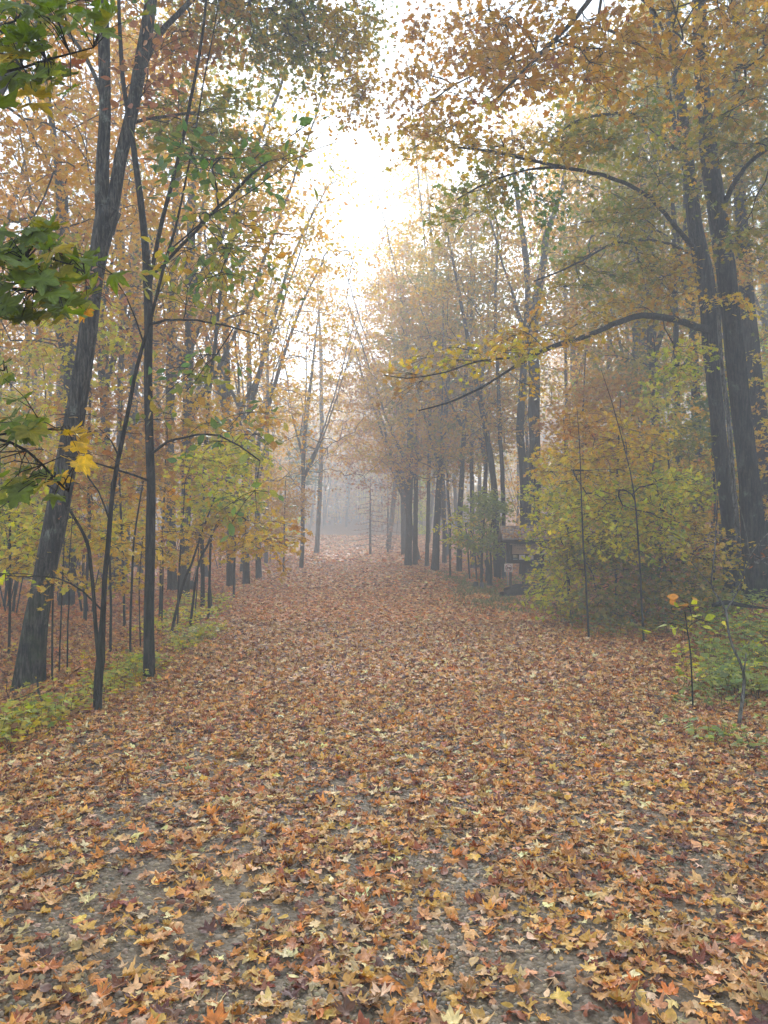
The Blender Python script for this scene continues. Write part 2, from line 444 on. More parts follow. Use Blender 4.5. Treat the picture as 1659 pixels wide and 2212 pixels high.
# pebbles lying in the path close to the camera
def pebbles():
    n = 60000
    y = 1.7 + 5.5 * rng.random(n) ** 1.3; x = rng.uniform(-1, 1, n) * (y * .56 + .3)
    k = (inpath(x, y) > .05) & ((vnoise(x * 1.3 + 3, y * 1.1, 2) + .9 * rng.random(n)) > .05)
    x, y = x[k], y[k]; n = len(x)
    oc = norm(np.array([[1, 0, 0], [-1, 0, 0], [0, 1, 0], [0, -1, 0], [0, 0, 1], [.7, .7, .3], [-.7, .7, .3], [-.7, -.7, .3], [.7, -.7, .3],
                        [.6, 0, .75], [-.6, 0, .75], [0, .6, .75], [0, -.6, .75]]))
    ring = [0, 5, 2, 6, 1, 7, 3, 8]; up = {0: 9, 2: 11, 1: 10, 3: 12}
    f = []
    order = [0, 2, 1, 3]; diag = [5, 6, 7, 8]
    for q in range(4):
        a, b, d = order[q], order[(q + 1) % 4], diag[q]
        f += [[a, d, up[a]], [d, b, up[b]], [d, up[b], up[a]], [up[a], up[b], 4]]
    f = np.array(f)
    sz = .005 + .010 * rng.random(n) ** 2.2
    S = sz[:, None] * rng.uniform(.65, 1.3, (n, 3)) * np.array([1, 1, .65])
    th = rng.uniform(0, 6.28, n); c, s_ = np.cos(th), np.sin(th)
    v = oc[None] * S[:, None, :] * (1 + rng.normal(0, .12, (n, 13, 1)))
    vx = v[..., 0] * c[:, None] - v[..., 1] * s_[:, None]; vy = v[..., 0] * s_[:, None] + v[..., 1] * c[:, None]
    v = np.stack([vx + x[:, None], vy + y[:, None], v[..., 2] + H(x, y)[:, None]], -1)
    base = np.array([.20, .135, .072]); col = base * rng.uniform(.35, 1.7, (n, 1)) * (1 + rng.normal(0, .06, (n, 3)))
    so = Soup(); so.add(v.reshape(-1, 3), (f[None] + (np.arange(n) * 13)[:, None, None]).reshape(-1, 3), np.repeat(np.clip(col, .02, .6), len(f), axis=0))
    m = leaf_material('pebble', 0.0, .6, .15, 90)
    tag(so.build('gravel', m, smooth=True), 'loose grey brown pebbles pressed into the near part of the path', kind='stuff')


pebbles()


# fallen leaves
def coverage(x, y):
    """probability that a candidate leaf lands here"""
    ip = inpath(x, y)
    c = np.clip(.47 + (y - 2.2) * .12, .47, 1.0)
    patch = vnoise(x * 1.1 + .4, y * .8, 3) * .25 + vnoise(x * 3.1, y * 2.7, 7) * .35 + vnoise(x * 7.3, y * 6.1, 2) * .55
    c = c + patch * np.clip((11 - y) / 7, .12, 1) * .55
    # bare wheel lines that run away from the camera
    for xc, w in ((.28, .22), (1.35, .28), (-1.3, .2)):
        xx = xc + .10 * np.sin(y * .8)
        c = c - .30 * np.exp(-((x - xx) / w) ** 2) * np.clip((9 - y) / 6, 0, 1)
    c = np.where(ip < .3, np.maximum(c, .8), c)
    c = c - .35 * np.exp(-((x - .6) / 1.5) ** 2) * np.exp(-((y - 24) / 6) ** 2)
    return np.clip(c, .03, 1)


def litter():
    so = Soup()

    def zone(dens, x0, x1, y0, y1, size, shape, curl, pal, lift, tilt, stems=False, wedge=True):
        n = int(dens * (x1 - x0) * (y1 - y0))
        x = rng.uniform(x0, x1, n); y = rng.uniform(y0, y1, n)
        if wedge:
            k = np.abs(x) < y * .60 + 1.2
            x, y = x[k], y[k]
        k = rng.random(len(x)) < coverage(x, y); x, y = x[k], y[k]; n = len(x)
        e = .05
        z = H(x, y)
        gx = (H(x + e, y) - z) / e; gy = (H(x, y + e) - z) / e
        nr = rand_normals(n, tilt) + np.stack([-gx, -gy, np.zeros(n)], -1)
        sz = size[0] + (size[1] - size[0]) * rng.beta(2, 2.4, n)
        pos = np.stack([x, y, z + lift * rng.random(n) + .004 + sz * .06], -1)
        tip = np.stack([rng.normal(0, 1, n), rng.normal(0, 1, n), np.zeros(n)], -1)
        col = pick(pal, n, .26)
        if pal == 'litter':
            yel = (rng.random(n) < .07 * np.clip((6.5 - y) / 3, 0, 1) + .01)
            col[yel] = np.array([.56, .30, .05]) * rng.uniform(.75, 1.15, (yel.sum(), 1))
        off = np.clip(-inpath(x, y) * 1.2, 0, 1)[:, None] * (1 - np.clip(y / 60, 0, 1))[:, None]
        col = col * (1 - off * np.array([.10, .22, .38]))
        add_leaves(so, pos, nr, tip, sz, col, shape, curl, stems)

    zone(900, -3.2, 3.2, 1.6, 4.6, (.030, .088), 'full', .36, 'litter', .010, .16, True)
    zone(420, -3.2, 3.2, 1.6, 4.6, (.022, .055), 'full', .5, 'litter', .006, .3, False)
    zone(110, -3.2, 3.2, 1.6, 5.5, (.03, .075), 'oval', .5, 'litter', .008, .2, True)
    zone(260, -3.2, 3.2, 1.6, 5.5, (.012, .03), 'kite', .5, 'litter', .003, .3, False)
    zone(1200, -6, 6, 4.6, 8, (.028, .080), 'full', .40, 'litter', .016, .2)
    zone(950, -9, 9, 8, 14, (.04, .092), 'star', .42, 'litter', .025, .26)
    zone(460, -14, 14, 14, 24, (.065, .125), 'star', .3, 'litterfar', .03, .32)
    zone(170, -22, 22, 24, 40, (.11, .20), 'kite', .3, 'litterfar', .04, .32)
    zone(45, -45, 45, 40, 80, (.18, .34), 'kite', .3, 'litterfar', .05, .3)
    # around and beside the camera, out of its view
    zone(120, -6, 6, -4, 1.6, (.06, .13), 'star', .3, 'litter', .01, .25, wedge=False)
    o = so.build('fallen_leaves', M_LITTER)
    tag(o, 'carpet of brown and orange fallen maple leaves over path and forest floor', kind='stuff')


litter()


# ------------------------------------------------------------------ trees
class Tree:
    MAXN = 60000

    def __init__(s, base, bark=None, sides=9):
        s.base = np.asarray(base, float)
        s.tr, s.br, s.lf = Soup(), Soup(), Soup()
        s.p = np.zeros((s.MAXN, 3)); s.par = np.full(s.MAXN, -1); s.rmax = np.zeros(s.MAXN); s.dir = np.zeros((s.MAXN, 3)); s.n = 0
        s.pen = np.zeros(s.MAXN)
        s.chains, s.tips, s.limbs = [], [], []
        s.bark = bark or M_BARK
        s.sides = sides
        s.seed = rng.uniform(0, 6)

    def stem(s, pts, flare=0.0, limb=False, free_from=0.0, rough=.07, wiggle=0.0, open_from=0.0):
        """pts rows (x, y, z, r). Nodes past fraction open_from of its length take branches"""
        q = smooth_path(pts, .22 if not limb else .18)
        if wiggle:
            m = len(q); w = rng.normal(0, 1, (m, 3)); k = np.ones(5) / 5
            for a in range(3):
                w[:, a] = np.convolve(np.pad(w[:, a], 2, mode='edge'), k, 'valid')
            env = np.minimum(1, np.arange(m) / 3)[:, None]
            q[:, :3] += w * wiggle * env
        r = q[:, 3]
        so_l = s.tr
        if limb:
            so_l = Soup(); s.limbs.append(so_l)
        tube(so_l, q[:, :3], r, s.sides if not limb else max(5, s.sides - 3), rough if r[0] > .03 else 0, flare, s.seed)
        n0 = s.n; m = len(q)
        s.p[n0:n0 + m] = q[:, :3]; s.rmax[n0:n0 + m] = r; s.dir[n0:n0 + m] = norm(np.gradient(q[:, :3], axis=0))
        s.pen[n0:n0 + int(m * open_from)] = 50
        s.n += m
        return s

    def grow(s, targets, up=.25, wob=.05, dn=1.0, seg=.3, tip_r=.0035, expo=.5, near=None, rcap=.09):
        T = np.asarray(targets, float)
        if len(T) == 0:
            return []
        d0 = np.array([np.min(np.linalg.norm(s.p[:s.n] - t, axis=1) + s.pen[:s.n]) for t in T])
        start = s.n; nw = []
        for idx in np.argsort(d0):
            t = T[idx]
            dv = t - s.p[:s.n]; dist = np.linalg.norm(dv, axis=1)
            cost = dist * (1 + .5 * np.maximum(0, -dv[:, 2] / np.maximum(dist, .01)) * dn) + s.pen[:s.n]
            # prefer branches that run the way they already point
            cosang = np.sum(dv * s.dir[:s.n], axis=1) / np.maximum(dist, .01)
            cost = cost * (1 - .22 * cosang)
            a = int(np.argmin(cost)); L = dist[a]
            if L < .05:
                s.tips.append((a, t)); continue
            n = max(2, int(L / seg) + 1)
            d_in = norm(s.dir[a] * .55 + dv[a] / max(L, .01) + np.array([0, 0, up]))
            c = s.p[a] + d_in * L * .45
            tt = np.linspace(0, 1, n + 1)[:, None]
            q = (1 - tt) ** 2 * s.p[a] + 2 * tt * (1 - tt) * c + tt ** 2 * t
            q[1:-1] += rng.normal(0, wob * min(L, 1.5), (n - 1, 3)) * .5
            m = n
            if s.n + m >= s.MAXN:
                break
            s.p[s.n:s.n + m] = q[1:]; s.par[s.n] = a; s.par[s.n + 1:s.n + m] = np.arange(s.n, s.n + m - 1)
            s.dir[s.n:s.n + m] = norm(np.diff(q, axis=0)); s.rmax[s.n:s.n + m] = 1
            s.chains.append((a, s.n, s.n + m)); s.n += m
            nw.append((s.n - 1))
        s._cap = rcap; s._tip = tip_r; s._ex = expo
        s.tips += [(k, s.p[k].copy()) for k in nw]
        return nw

    def finish_branches(s, minr=.0):
        w = np.zeros(s.n)
        for a, b, e in s.chains:
            w[e - 1] += 1
        for a, b, e in reversed(s.chains):
            acc = 0
            for k in range(e - 1, b - 1, -1):
                acc += w[k]; w[k] = acc
            w[a] += acc if s.par[a] >= 0 else 0
        for a, b, e in s.chains:
            r = np.minimum(s._tip * np.maximum(w[b:e], 1) ** s._ex, s._cap)
            ra = min(max(r[0] * 1.05, .003), s.rmax[a] if s.par[a] < 0 else 1)
            rr = np.minimum(np.r_[ra, r], max(ra, .004) * 1.1)
            if rr.max() < minr:
                continue
            tube(s.br, np.vstack([s.p[a], s.p[b:e]]), rr, 5 if rr.max() > .02 else (4 if rr.max() > .008 else 3))

    def foliate(s, tips, pal, per=40, R=.45, size=.085, shape='star', tilt=.55, twigs=0, twr=.003, droop=.25, thick=.06, curl=.22, bias=None):
        if len(tips) == 0:
            return
        idx = np.asarray(tips); c = s.p[idx]; d = s.dir[idx].copy()
        d[:, 2] *= .35; d = norm(d + rng.normal(0, .15, d.shape)); side = norm(np.cross(d, [0, 0, 1.0]) + rng.normal(0, .12, d.shape))
        pn = norm(np.cross(side, d)); pn *= np.sign(pn[:, 2:3] + 1e-6)
        n = len(idx) * per
        ci = np.repeat(np.arange(len(idx)), per)
        rr = R * np.sqrt(rng.random(n)) * (1 + .25 * rng.normal(0, 1, n)); th = rng.uniform(0, 2 * math.pi, n)
        if twigs:
            spread = np.linspace(-1.25, 1.25, twigs)
            tw = rng.integers(0, twigs, n); th = spread[tw] + rng.normal(0, .13, n)
            rr = R * (.15 + 1.05 * rng.random(n))
        a_ = (np.cos(th) * rr)[:, None]; b_ = (np.sin(th) * rr)[:, None]
        dirn = d[ci] * np.cos(th)[:, None] + side[ci] * np.sin(th)[:, None]
        pos = c[ci] + d[ci] * a_ + side[ci] * b_ + pn[ci] * rng.normal(0, thick, (n, 1))
        pos[:, 2] -= droop * rr * rr / max(R, .01)
        nr = norm(pn[ci] + rng.normal(0, tilt, (n, 3)) + dirn * .25)
        tip = norm(dirn + rng.normal(0, .55, (n, 3)) + np.array([0, 0, -.35]))
        sz = size * rng.uniform(.65, 1.25, n)
        # colour varies from spray to spray as well as from leaf to leaf
        cc = pick(pal, n); cs = pick(pal, len(idx), .05)[ci]
        col = cc * .6 + cs * .4
        add_leaves(s.lf, pos, nr, tip, sz, col, shape, curl)
        if twigs:
            for k in range(len(idx)):
                for ph in spread:
                    dd = d[k] * math.cos(ph) + side[k] * math.sin(ph)
                    L = R * rng.uniform(.8, 1.1); ts_ = np.array([0, .35, .7, 1.0])[:, None]
                    q = c[k] + dd * ts_ * L + rng.normal(0, .012, (4, 3)) * ts_; q[:, 2] -= droop * (ts_[:, 0] * L) ** 2 / max(R, .01)
                    tube(s.br, q, twr * np.array([1.3, 1.1, .8, .5]), 3)

    def build(s, name, label, cat, group=None, tint=(1, 1, 1)):
        root = empty(name, s.base); tag(root, label, cat, group)
        parts = []
        if s.tr.v: parts.append(s.tr.build('trunk', s.bark, root, s.base, True, False))
        for lm in s.limbs: parts.append(lm.build('limb', s.bark, root, s.base, True, False))
        if s.br.v: parts.append(s.br.build('branches', s.bark, root, s.base, True, False))
        if s.lf.v:
            c = s.lf.build('crown', M_LEAF, root, s.base); c.color = (*tint, 1); parts.append(c)
        return root


def stem_px(rows, d, ground=True, sink=.15):
    """rows (u, v, width[, depth]) in the picture at depth d -> (x, y, z, r)"""
    out = []
    for k, r in enumerate(rows):
        dd = r[3] if len(r) > 3 else d
        p = P(r[0], r[1], dd)
        out.append([*p, r[2] / 2 * dd / F])
    if ground:
        x, y = out[0][0], out[0][1]; z = float(H(x, y)); out[0][2] = z - sink
        if len(out) > 1 and out[1][2] < z + .15:
            out.pop(1)
    return out


def cloud_pts(u, v, ru, rv, d, rd, n):
    q = rng.normal(0, 1, (n, 3)); q = norm(q) * rng.random((n, 1)) ** (1 / 3)
    return np.array([P(u + a * ru, v + b * rv, d + c * rd) for a, b, c in q])


def do_clouds(t, clouds, size=.09, per=36, R=.42, shape='star', twigs=5, tip_r=.0032, up=.2, tilt=.6, wob=.06, rcap=.06, full=1.0):
    """clouds: (u, v, ru, rv, depth, depth radius, leaf area index, palette)"""
    jobs = []
    for (u, v, ru, rv, d, rd, lai, pal) in clouds:
        area = math.pi * ru * rv * (d / F) ** 2
        n = max(1, int(LAI * full * lai * area / (AREA[shape] * size * size * .86) / per))
        jobs.append((cloud_pts(u, v, ru, rv, d, rd, n), pal))
    for pts, pal in jobs:
        tips = t.grow(pts, up=up, wob=wob, tip_r=tip_r, rcap=rcap)
        t.foliate(tips, pal, per, R, size, shape, twigs=twigs, tilt=tilt)
    t.finish_branches()


def hero(name, label, cat, d, stems, limbs=(), clouds=(), bark=None, sides=14, flare=.35, group=None, open_from=.35, wiggle=0.012, size=.09, per=36, R=.42,
         shape='star', twigs=5, rough=.07, tip_r=.0032, up=.2, tilt=.6, full=1.0, tint=(1, 1, 1)):
    first = stem_px(stems[0], d)
    t = Tree([first[0][0], first[0][1], first[0][2] + .15], bark, sides)
    t.stem(first, flare, open_from=open_from, wiggle=wiggle, rough=rough)
    for st in stems[1:]:
        t.stem(stem_px(st, d, ground=False), 0, open_from=.1, wiggle=wiggle, rough=rough)
    for lm in limbs:
        t.stem(stem_px(lm, d, ground=False), 0, limb=True, wiggle=.02, open_from=.25, rough=.05)
    do_clouds(t, clouds, size, per, R, shape, twigs, tip_r, up, tilt, full=full)
    return t.build(name, label, cat, group, tint)


# ---- the large leaning maple at the left
hero('maple_tree', 'big leaning maple with flared mossy base that forks high above the left bank', 'tree', 8.6,
     [[(62, 1440, 54), (70, 1380, 49), (93, 1250, 45), (116, 1150, 46), (152, 960, 44), (183, 760, 38), (206, 600, 36), (222, 500, 44), (232, 455, 52)],
      [(226, 500, 32), (220, 420, 30), (224, 330, 28), (229, 200, 25), (226, 90, 24), (222, -60, 22), (214, -260, 22), (205, -500, 12)],
      [(230, 500, 34), (246, 430, 28), (262, 340, 27), (284, 250, 28), (302, 150, 27), (318, 60, 27), (334, -60, 24), (352, -260, 20), (370, -520, 10)]],
     limbs=[[(300, 160, 20), (328, 100, 14, 8.8), (372, 40, 12, 9.2), (450, -30, 10, 9.8), (560, -80, 8, 10.5), (700, -90, 5, 11)],
            [(278, 270, 8), (320, 258, 7, 8.9), (400, 245, 6, 9.4), (500, 238, 4, 10)],
            [(330, -60, 14), (450, -160, 10, 9.4), (600, -220, 7, 10.6)],
            [(232, 240, 10), (180, 120, 8, 9), (60, -20, 6, 9.8)]],
     clouds=[(560, 40, 120, 80, 10.6, .9, 1.5, 'olive'), (690, 60, 110, 75, 11.2, .9, 1.7, 'gold'), (790, 40, 45, 60, 11.6, .8, .9, 'olive'),
             (730, 170, 80, 50, 11.4, .8, 1.0, 'gold'), (780, 230, 55, 35, 11.6, .8, .8, 'rust'), (620, 130, 90, 50, 10.8, .8, 1.0, 'olive'),
             (430, 60, 120, 80, 9.8, .9, 1.0, 'rust'), (430, 260, 130, 70, 9.6, .9, 1.2, 'olive'), (530, 330, 90, 60, 9.9, .7, .9, 'gold'),
             (560, -160, 260, 110, 10.8, 1.4, 1.2, 'olive'), (120, -120, 260, 130, 9.6, 1.4, 1.0, 'rust'), (330, -380, 360, 130, 9, 2, 1.0, 'gold')],
     sides=20, flare=.55, open_from=.8, size=.078, per=34, R=.4, rough=.05, full=1.45, tint=(.74, .80, .82))

# ---- slim straight tree beside the path
hero('hornbeam_tree', 'slim straight dark tree on the left bank with thin forked top and oval green leaves', 'tree', 8.3,
     [[(322, 1460, 25), (322, 1350, 22), (324, 1180, 20), (325, 1000, 19), (322, 850, 18), (322, 700, 18), (318, 590, 19), (314, 540, 17), (302, 430, 14), (288, 320, 12), (270, 200, 10), (258, 60, 8), (250, -120, 5)],
      [(320, 640, 9), (332, 560, 9), (352, 470, 9, 8.0), (385, 350, 8, 7.8), (412, 220, 7, 7.6), (440, 60, 6, 7.4), (452, -60, 5, 7.4)]],
     limbs=[[(322, 600, 8), (400, 520, 7, 7.6), (470, 450, 7, 7), (540, 380, 6, 6.6), (580, 350, 4, 6.4)],
            [(324, 700, 6), (400, 690, 5, 7.4), (480, 700, 4, 7), (560, 720, 3, 6.6)],
            [(326, 980, 6), (380, 950, 5, 7.6), (470, 940, 4, 7), (560, 1000, 3, 6.8)],
            [(326, 1040, 5), (250, 1010, 4, 7.8), (180, 990, 3, 7.4)]],
     clouds=[(430, 330, 95, 60, 7.0, .7, 1.0, 'green'), (480, 420, 80, 60, 6.8, .6, .9, 'green'), (560, 330, 80, 40, 6.6, .5, .45, 'green'),
             (460, 520, 110, 70, 7, .8, 1.0, 'olive'), (560, 560, 50, 45, 6.8, .5, .5, 'green'), (400, 620, 80, 60, 7.4, .6, .7, 'olive'),
             (520, 770, 55, 45, 6.8, .5, .5, 'green'), (420, 760, 80, 60, 7.2, .6, .5, 'green'), (540, 880, 35, 35, 6.8, .4, .6, 'green'),
             (520, 960, 50, 40, 6.8, .5, .8, 'green'), (400, 900, 70, 60, 7.4, .5, .4, 'olive'), (540, 1040, 35, 25, 6.8, .4, .8, 'green'),
             (300, 120, 90, 120, 8, .7, .4, 'brown'), (330, -150, 150, 110, 7.6, 1, .5, 'green')],
     bark=M_BARKD, flare=.25, open_from=.25, size=.10, per=16, R=.38, shape='oval', twigs=4, wiggle=.012, sides=12)

# ---- two-stemmed young tree nearest the path
hero('young_tree', 'slender two-stemmed tree with crooked side stem rooted in the yellow seedlings at path edge', 'tree', 6.8,
     [[(210, 1525, 18), (213, 1475, 17), (217, 1425, 17), (222, 1330, 12), (225, 1255, 11), (233, 1180, 11), (242, 1080, 10), (254, 1000, 10), (272, 910, 9), (290, 820, 8), (312, 740, 8), (340, 640, 7), (366, 540, 6), (395, 440, 5), (420, 300, 4), (450, 120, 3), (470, 0, 2)],
      [(216, 1435, 11), (209, 1380, 9), (203, 1300, 8), (196, 1250, 8), (190, 1190, 8), (180, 1155, 7), (160, 1120, 6), (128, 1075, 6, 6.4), (100, 1050, 4, 6)]],
     limbs=[[(222, 1320, 4), (180, 1280, 4), (120, 1250, 3, 6.4), (40, 1250, 2.5, 6)],
            [(238, 1130, 4), (215, 1060, 3.5), (190, 1020, 3)],
            [(258, 990, 4), (240, 950, 3), (210, 920, 2.5)],
            [(310, 740, 4), (270, 640, 3), (200, 560, 2.5, 6.4), (120, 540, 2, 6)],
            [(366, 540, 4), (450, 470, 3, 6.4), (540, 420, 2.5, 6.0), (640, 340, 2, 5.2), (720, 305, 1.8, 4.9)]],
     clouds=[(200, 950, 120, 60, 6.6, .6, .35, 'rust'), (120, 600, 130, 60, 6.4, .6, .25, 'brown'), (60, 1250, 70, 40, 6.2, .4, .4, 'lime'),
             (420, 560, 80, 70, 6.4, .5, .35, 'green'), (640, 320, 60, 40, 5.2, .3, .35, 'green')],
     bark=M_BARKD, flare=.15, open_from=.3, size=.085, per=12, R=.3, shape='oval', twigs=4, sides=10, wiggle=.012, tip_r=.0022)

# ---- the pair of big dark maples at the right
hero('maple_tree', 'tall thick dark maple trunk with mossy foot and green seedlings round it', 'tree', 12.8,
     [[(1636, 1285, 60), (1632, 1220, 54), (1622, 1080, 44), (1612, 980, 42), (1597, 850, 41), (1580, 700, 39), (1566, 576, 40), (1546, 440, 40), (1529, 305, 35), (1518, 200, 30), (1512, 60, 30), (1506, -120, 26), (1500, -350, 18), (1495, -620, 9)]],
     limbs=[[(1564, 440, 12), (1590, 390, 10, 12.2), (1622, 350, 9, 11.6), (1690, 300, 7, 11), (1800, 220, 4, 10.4)],
            [(1512, -60, 16), (1440, -110, 14, 11.5), (1330, -60, 12, 9.8), (1240, 40, 10, 8.6), (1160, 130, 7, 8.0), (1070, 215, 4, 7.4)],
            [(1520, 90, 12), (1600, 20, 10, 11.6), (1720, -60, 7, 10.6)]],
     clouds=[(1560, 100, 150, 110, 10.2, 1.2, 1.3, 'gold'), (1480, 30, 120, 70, 9.4, 1.0, 1.0, 'orange'), (1300, 60, 120, 70, 8.6, .8, 1.4, 'orange'),
             (1170, 60, 120, 60, 8.4, .8, 1.3, 'orange'), (1230, 150, 120, 60, 8.2, .8, 1.2, 'orange'), (1100, 160, 80, 60, 7.8, .6, 1.0, 'rust'),
             (1380, 150, 110, 60, 8.8, .8, 1.0, 'gold'), (1620, 280, 80, 100, 11.0, 1.0, 1.2, 'olive'), (1640, 480, 60, 90, 11.4, .9, 1.0, 'olive'),
             (1450, -180, 380, 120, 9.6, 1.6, 1.3, 'orange'), (1780, 60, 120, 250, 10.5, 1.5, 1.0, 'gold'), (1500, -420, 420, 130, 11, 2.5, 1.0, 'gold')],
     sides=20, flare=.4, open_from=.55, bark=M_BARKD, size=.09, per=32, R=.42, rough=.05, tint=(.78, .78, .8))

hero('maple_tree', 'dark maple leaning towards the path with one long low limb reaching over it', 'tree', 14.0,
     [[(1584, 1240, 36), (1578, 1160, 30), (1561, 1010, 30), (1546, 869, 31), (1538, 780, 33), (1532, 690, 37), (1523, 610, 40), (1512, 545, 36), (1500, 480, 30), (1484, 340, 27), (1474, 240, 23), (1460, 150, 22), (1450, 60, 21), (1448, -60, 20), (1435, -260, 14), (1425, -480, 7)],
      [(1512, 540, 18), (1500, 440, 14), (1480, 330, 13), (1455, 260, 12), (1430, 130, 11), (1405, 0, 10), (1390, -200, 6)]],
     limbs=[[(1528, 712, 18), (1500, 704, 15, 13.4), (1440, 687, 14, 12.7), (1390, 685, 13, 12.0), (1340, 698, 12, 11.3), (1280, 720, 11, 10.7), (1220, 737, 10.5, 10.2), (1160, 762, 9.5, 9.8), (1100, 800, 6, 9.6), (1040, 835, 5, 9.1), (970, 868, 4, 8.7), (905, 890, 2.5, 8.4)],
            [(1160, 760, 5, 10.1), (1100, 772, 4.5, 9.7), (1030, 778, 4, 9.3), (960, 800, 3.5, 9.0), (880, 815, 2.5, 8.8), (830, 812, 2, 8.7)],
            [(1500, 540, 13), (1493, 528, 11, 13.6), (1436, 464, 9, 12.8), (1385, 416, 8.5, 12), (1317, 383, 8, 11.3), (1215, 362, 7.5, 10.4), (1130, 342, 6.5, 9.8), (1050, 325, 6, 9.4), (980, 318, 4, 9.1)],
            [(1215, 362, 6, 10.4), (1140, 366, 5, 9.9), (1060, 390, 4, 9.6), (990, 430, 3, 9.3)],
            [(1495, 345, 10), (1469, 332, 9, 13.4), (1420, 290, 8, 12.6), (1364, 249, 7, 11.9), (1283, 250, 6, 11), (1199, 281, 4, 10.2)],
            [(1485, 545, 7), (1440, 525, 6, 13.4), (1334, 525, 5, 12.2), (1232, 576, 4, 11), (1155, 606, 3, 10.4)],
            [(1470, 150, 9), (1400, 110, 8, 12.5), (1280, 60, 6, 11.6), (1150, 120, 5, 11), (1010, 170, 3.5, 10.6), (900, 240, 2.5, 10.4)]],
     clouds=[(1120, 320, 100, 45, 9.8, .6, 1.9, 'gold'), (990, 300, 95, 45, 9.4, .6, 1.6, 'gold'), (1230, 300, 100, 55, 10.6, .7, 1.6, 'olive'), (1060, 400, 90, 40, 9.6, .6, 1.3, 'olive'),
             (1180, 400, 80, 35, 10.2, .6, 1.3, 'green'), (1000, 440, 70, 40, 9.3, .5, .9, 'olive'), (1150, 470, 60, 25, 10, .5, .5, 'green'), (900, 320, 45, 35, 9.2, .4, .8, 'gold'),
             (1340, 450, 90, 60, 11.8, .8, 1.3, 'olive'), (1420, 380, 80, 80, 12.4, .9, 1.3, 'olive'), (1330, 250, 110, 60, 11.4, .8, 1.3, 'olive'),
             (1330, 550, 110, 55, 12, .8, 1.5, 'olive'), (1420, 600, 80, 60, 12.6, .8, 1.2, 'gold'), (1240, 600, 70, 35, 11.2, .6, .7, 'olive'),
             (1000, 190, 100, 60, 10.6, .7, 1.2, 'rust'), (900, 160, 60, 60, 10.6, .7, .9, 'rust'), (1080, 90, 140, 70, 10.8, .8, 1.4, 'rust'), (930, 250, 70, 30, 10.4, .6, .8, 'rust'),
             (960, 60, 60, 50, 11, .7, .9, 'rust'), (1210, 130, 110, 70, 11.4, .8, 1.0, 'gold'),
             (1040, 770, 120, 32, 9.5, .5, 1.7, 'yellow'), (1150, 735, 90, 34, 10.2, .5, 1.7, 'gold'), (1270, 690, 80, 26, 11.6, .5, 1.1, 'gold'), (930, 810, 70, 28, 8.9, .4, 1.0, 'rust'),
             (1120, 820, 60, 22, 9.8, .5, .8, 'yellow'), (1380, 655, 90, 40, 12.8, .6, 1.1, 'gold'), (1470, 760, 60, 60, 13, .7, .9, 'lime'),
             (1200, -200, 300, 120, 11, 1.6, 1.1, 'rust'), (1420, -460, 320, 130, 13, 2.5, .9, 'gold')],
     sides=18, flare=.35, open_from=.5, bark=M_BARKD, size=.088, per=32, R=.42, rough=.06, tint=(.80, .84, .84))

hero('young_tree', 'thin pale barked tree squeezed between the two thick dark maples', 'tree', 13.2,
     [[(1597, 1270, 14), (1595, 1150, 12), (1584, 1050, 11), (1572, 900, 10), (1560, 780, 9), (1552, 620, 8), (1546, 420, 6), (1540, 200, 4)]],
     clouds=[(1560, 640, 60, 60, 13, .6, .5, 'yellow'), (1540, 300, 90, 90, 13, .8, .6, 'gold')], bark=M_BARKP, flare=.2, size=.1, per=26, sides=8)

hero('maple_tree', 'straight dark trunk standing just behind the thickest maple', 'tree', 18.5,
     [[(1690, 1290, 40), (1676, 1150, 36), (1646, 930, 34), (1624, 760, 32), (1607, 560, 30), (1598, 420, 25), (1592, 200, 20), (1588, -100, 12)]],
     clouds=[(1600, 300, 120, 120, 17.5, 1.3, 1.3, 'olive'), (1600, 560, 110, 70, 17.5, 1.0, 1.0, 'gold'), (1650, 90, 160, 120, 17.5, 2, 1.2, 'olive'), (1580, -150, 200, 140, 18, 2, 1.0, 'gold')],
     bark=M_BARKD, size=.12, per=30, R=.55, twigs=0)


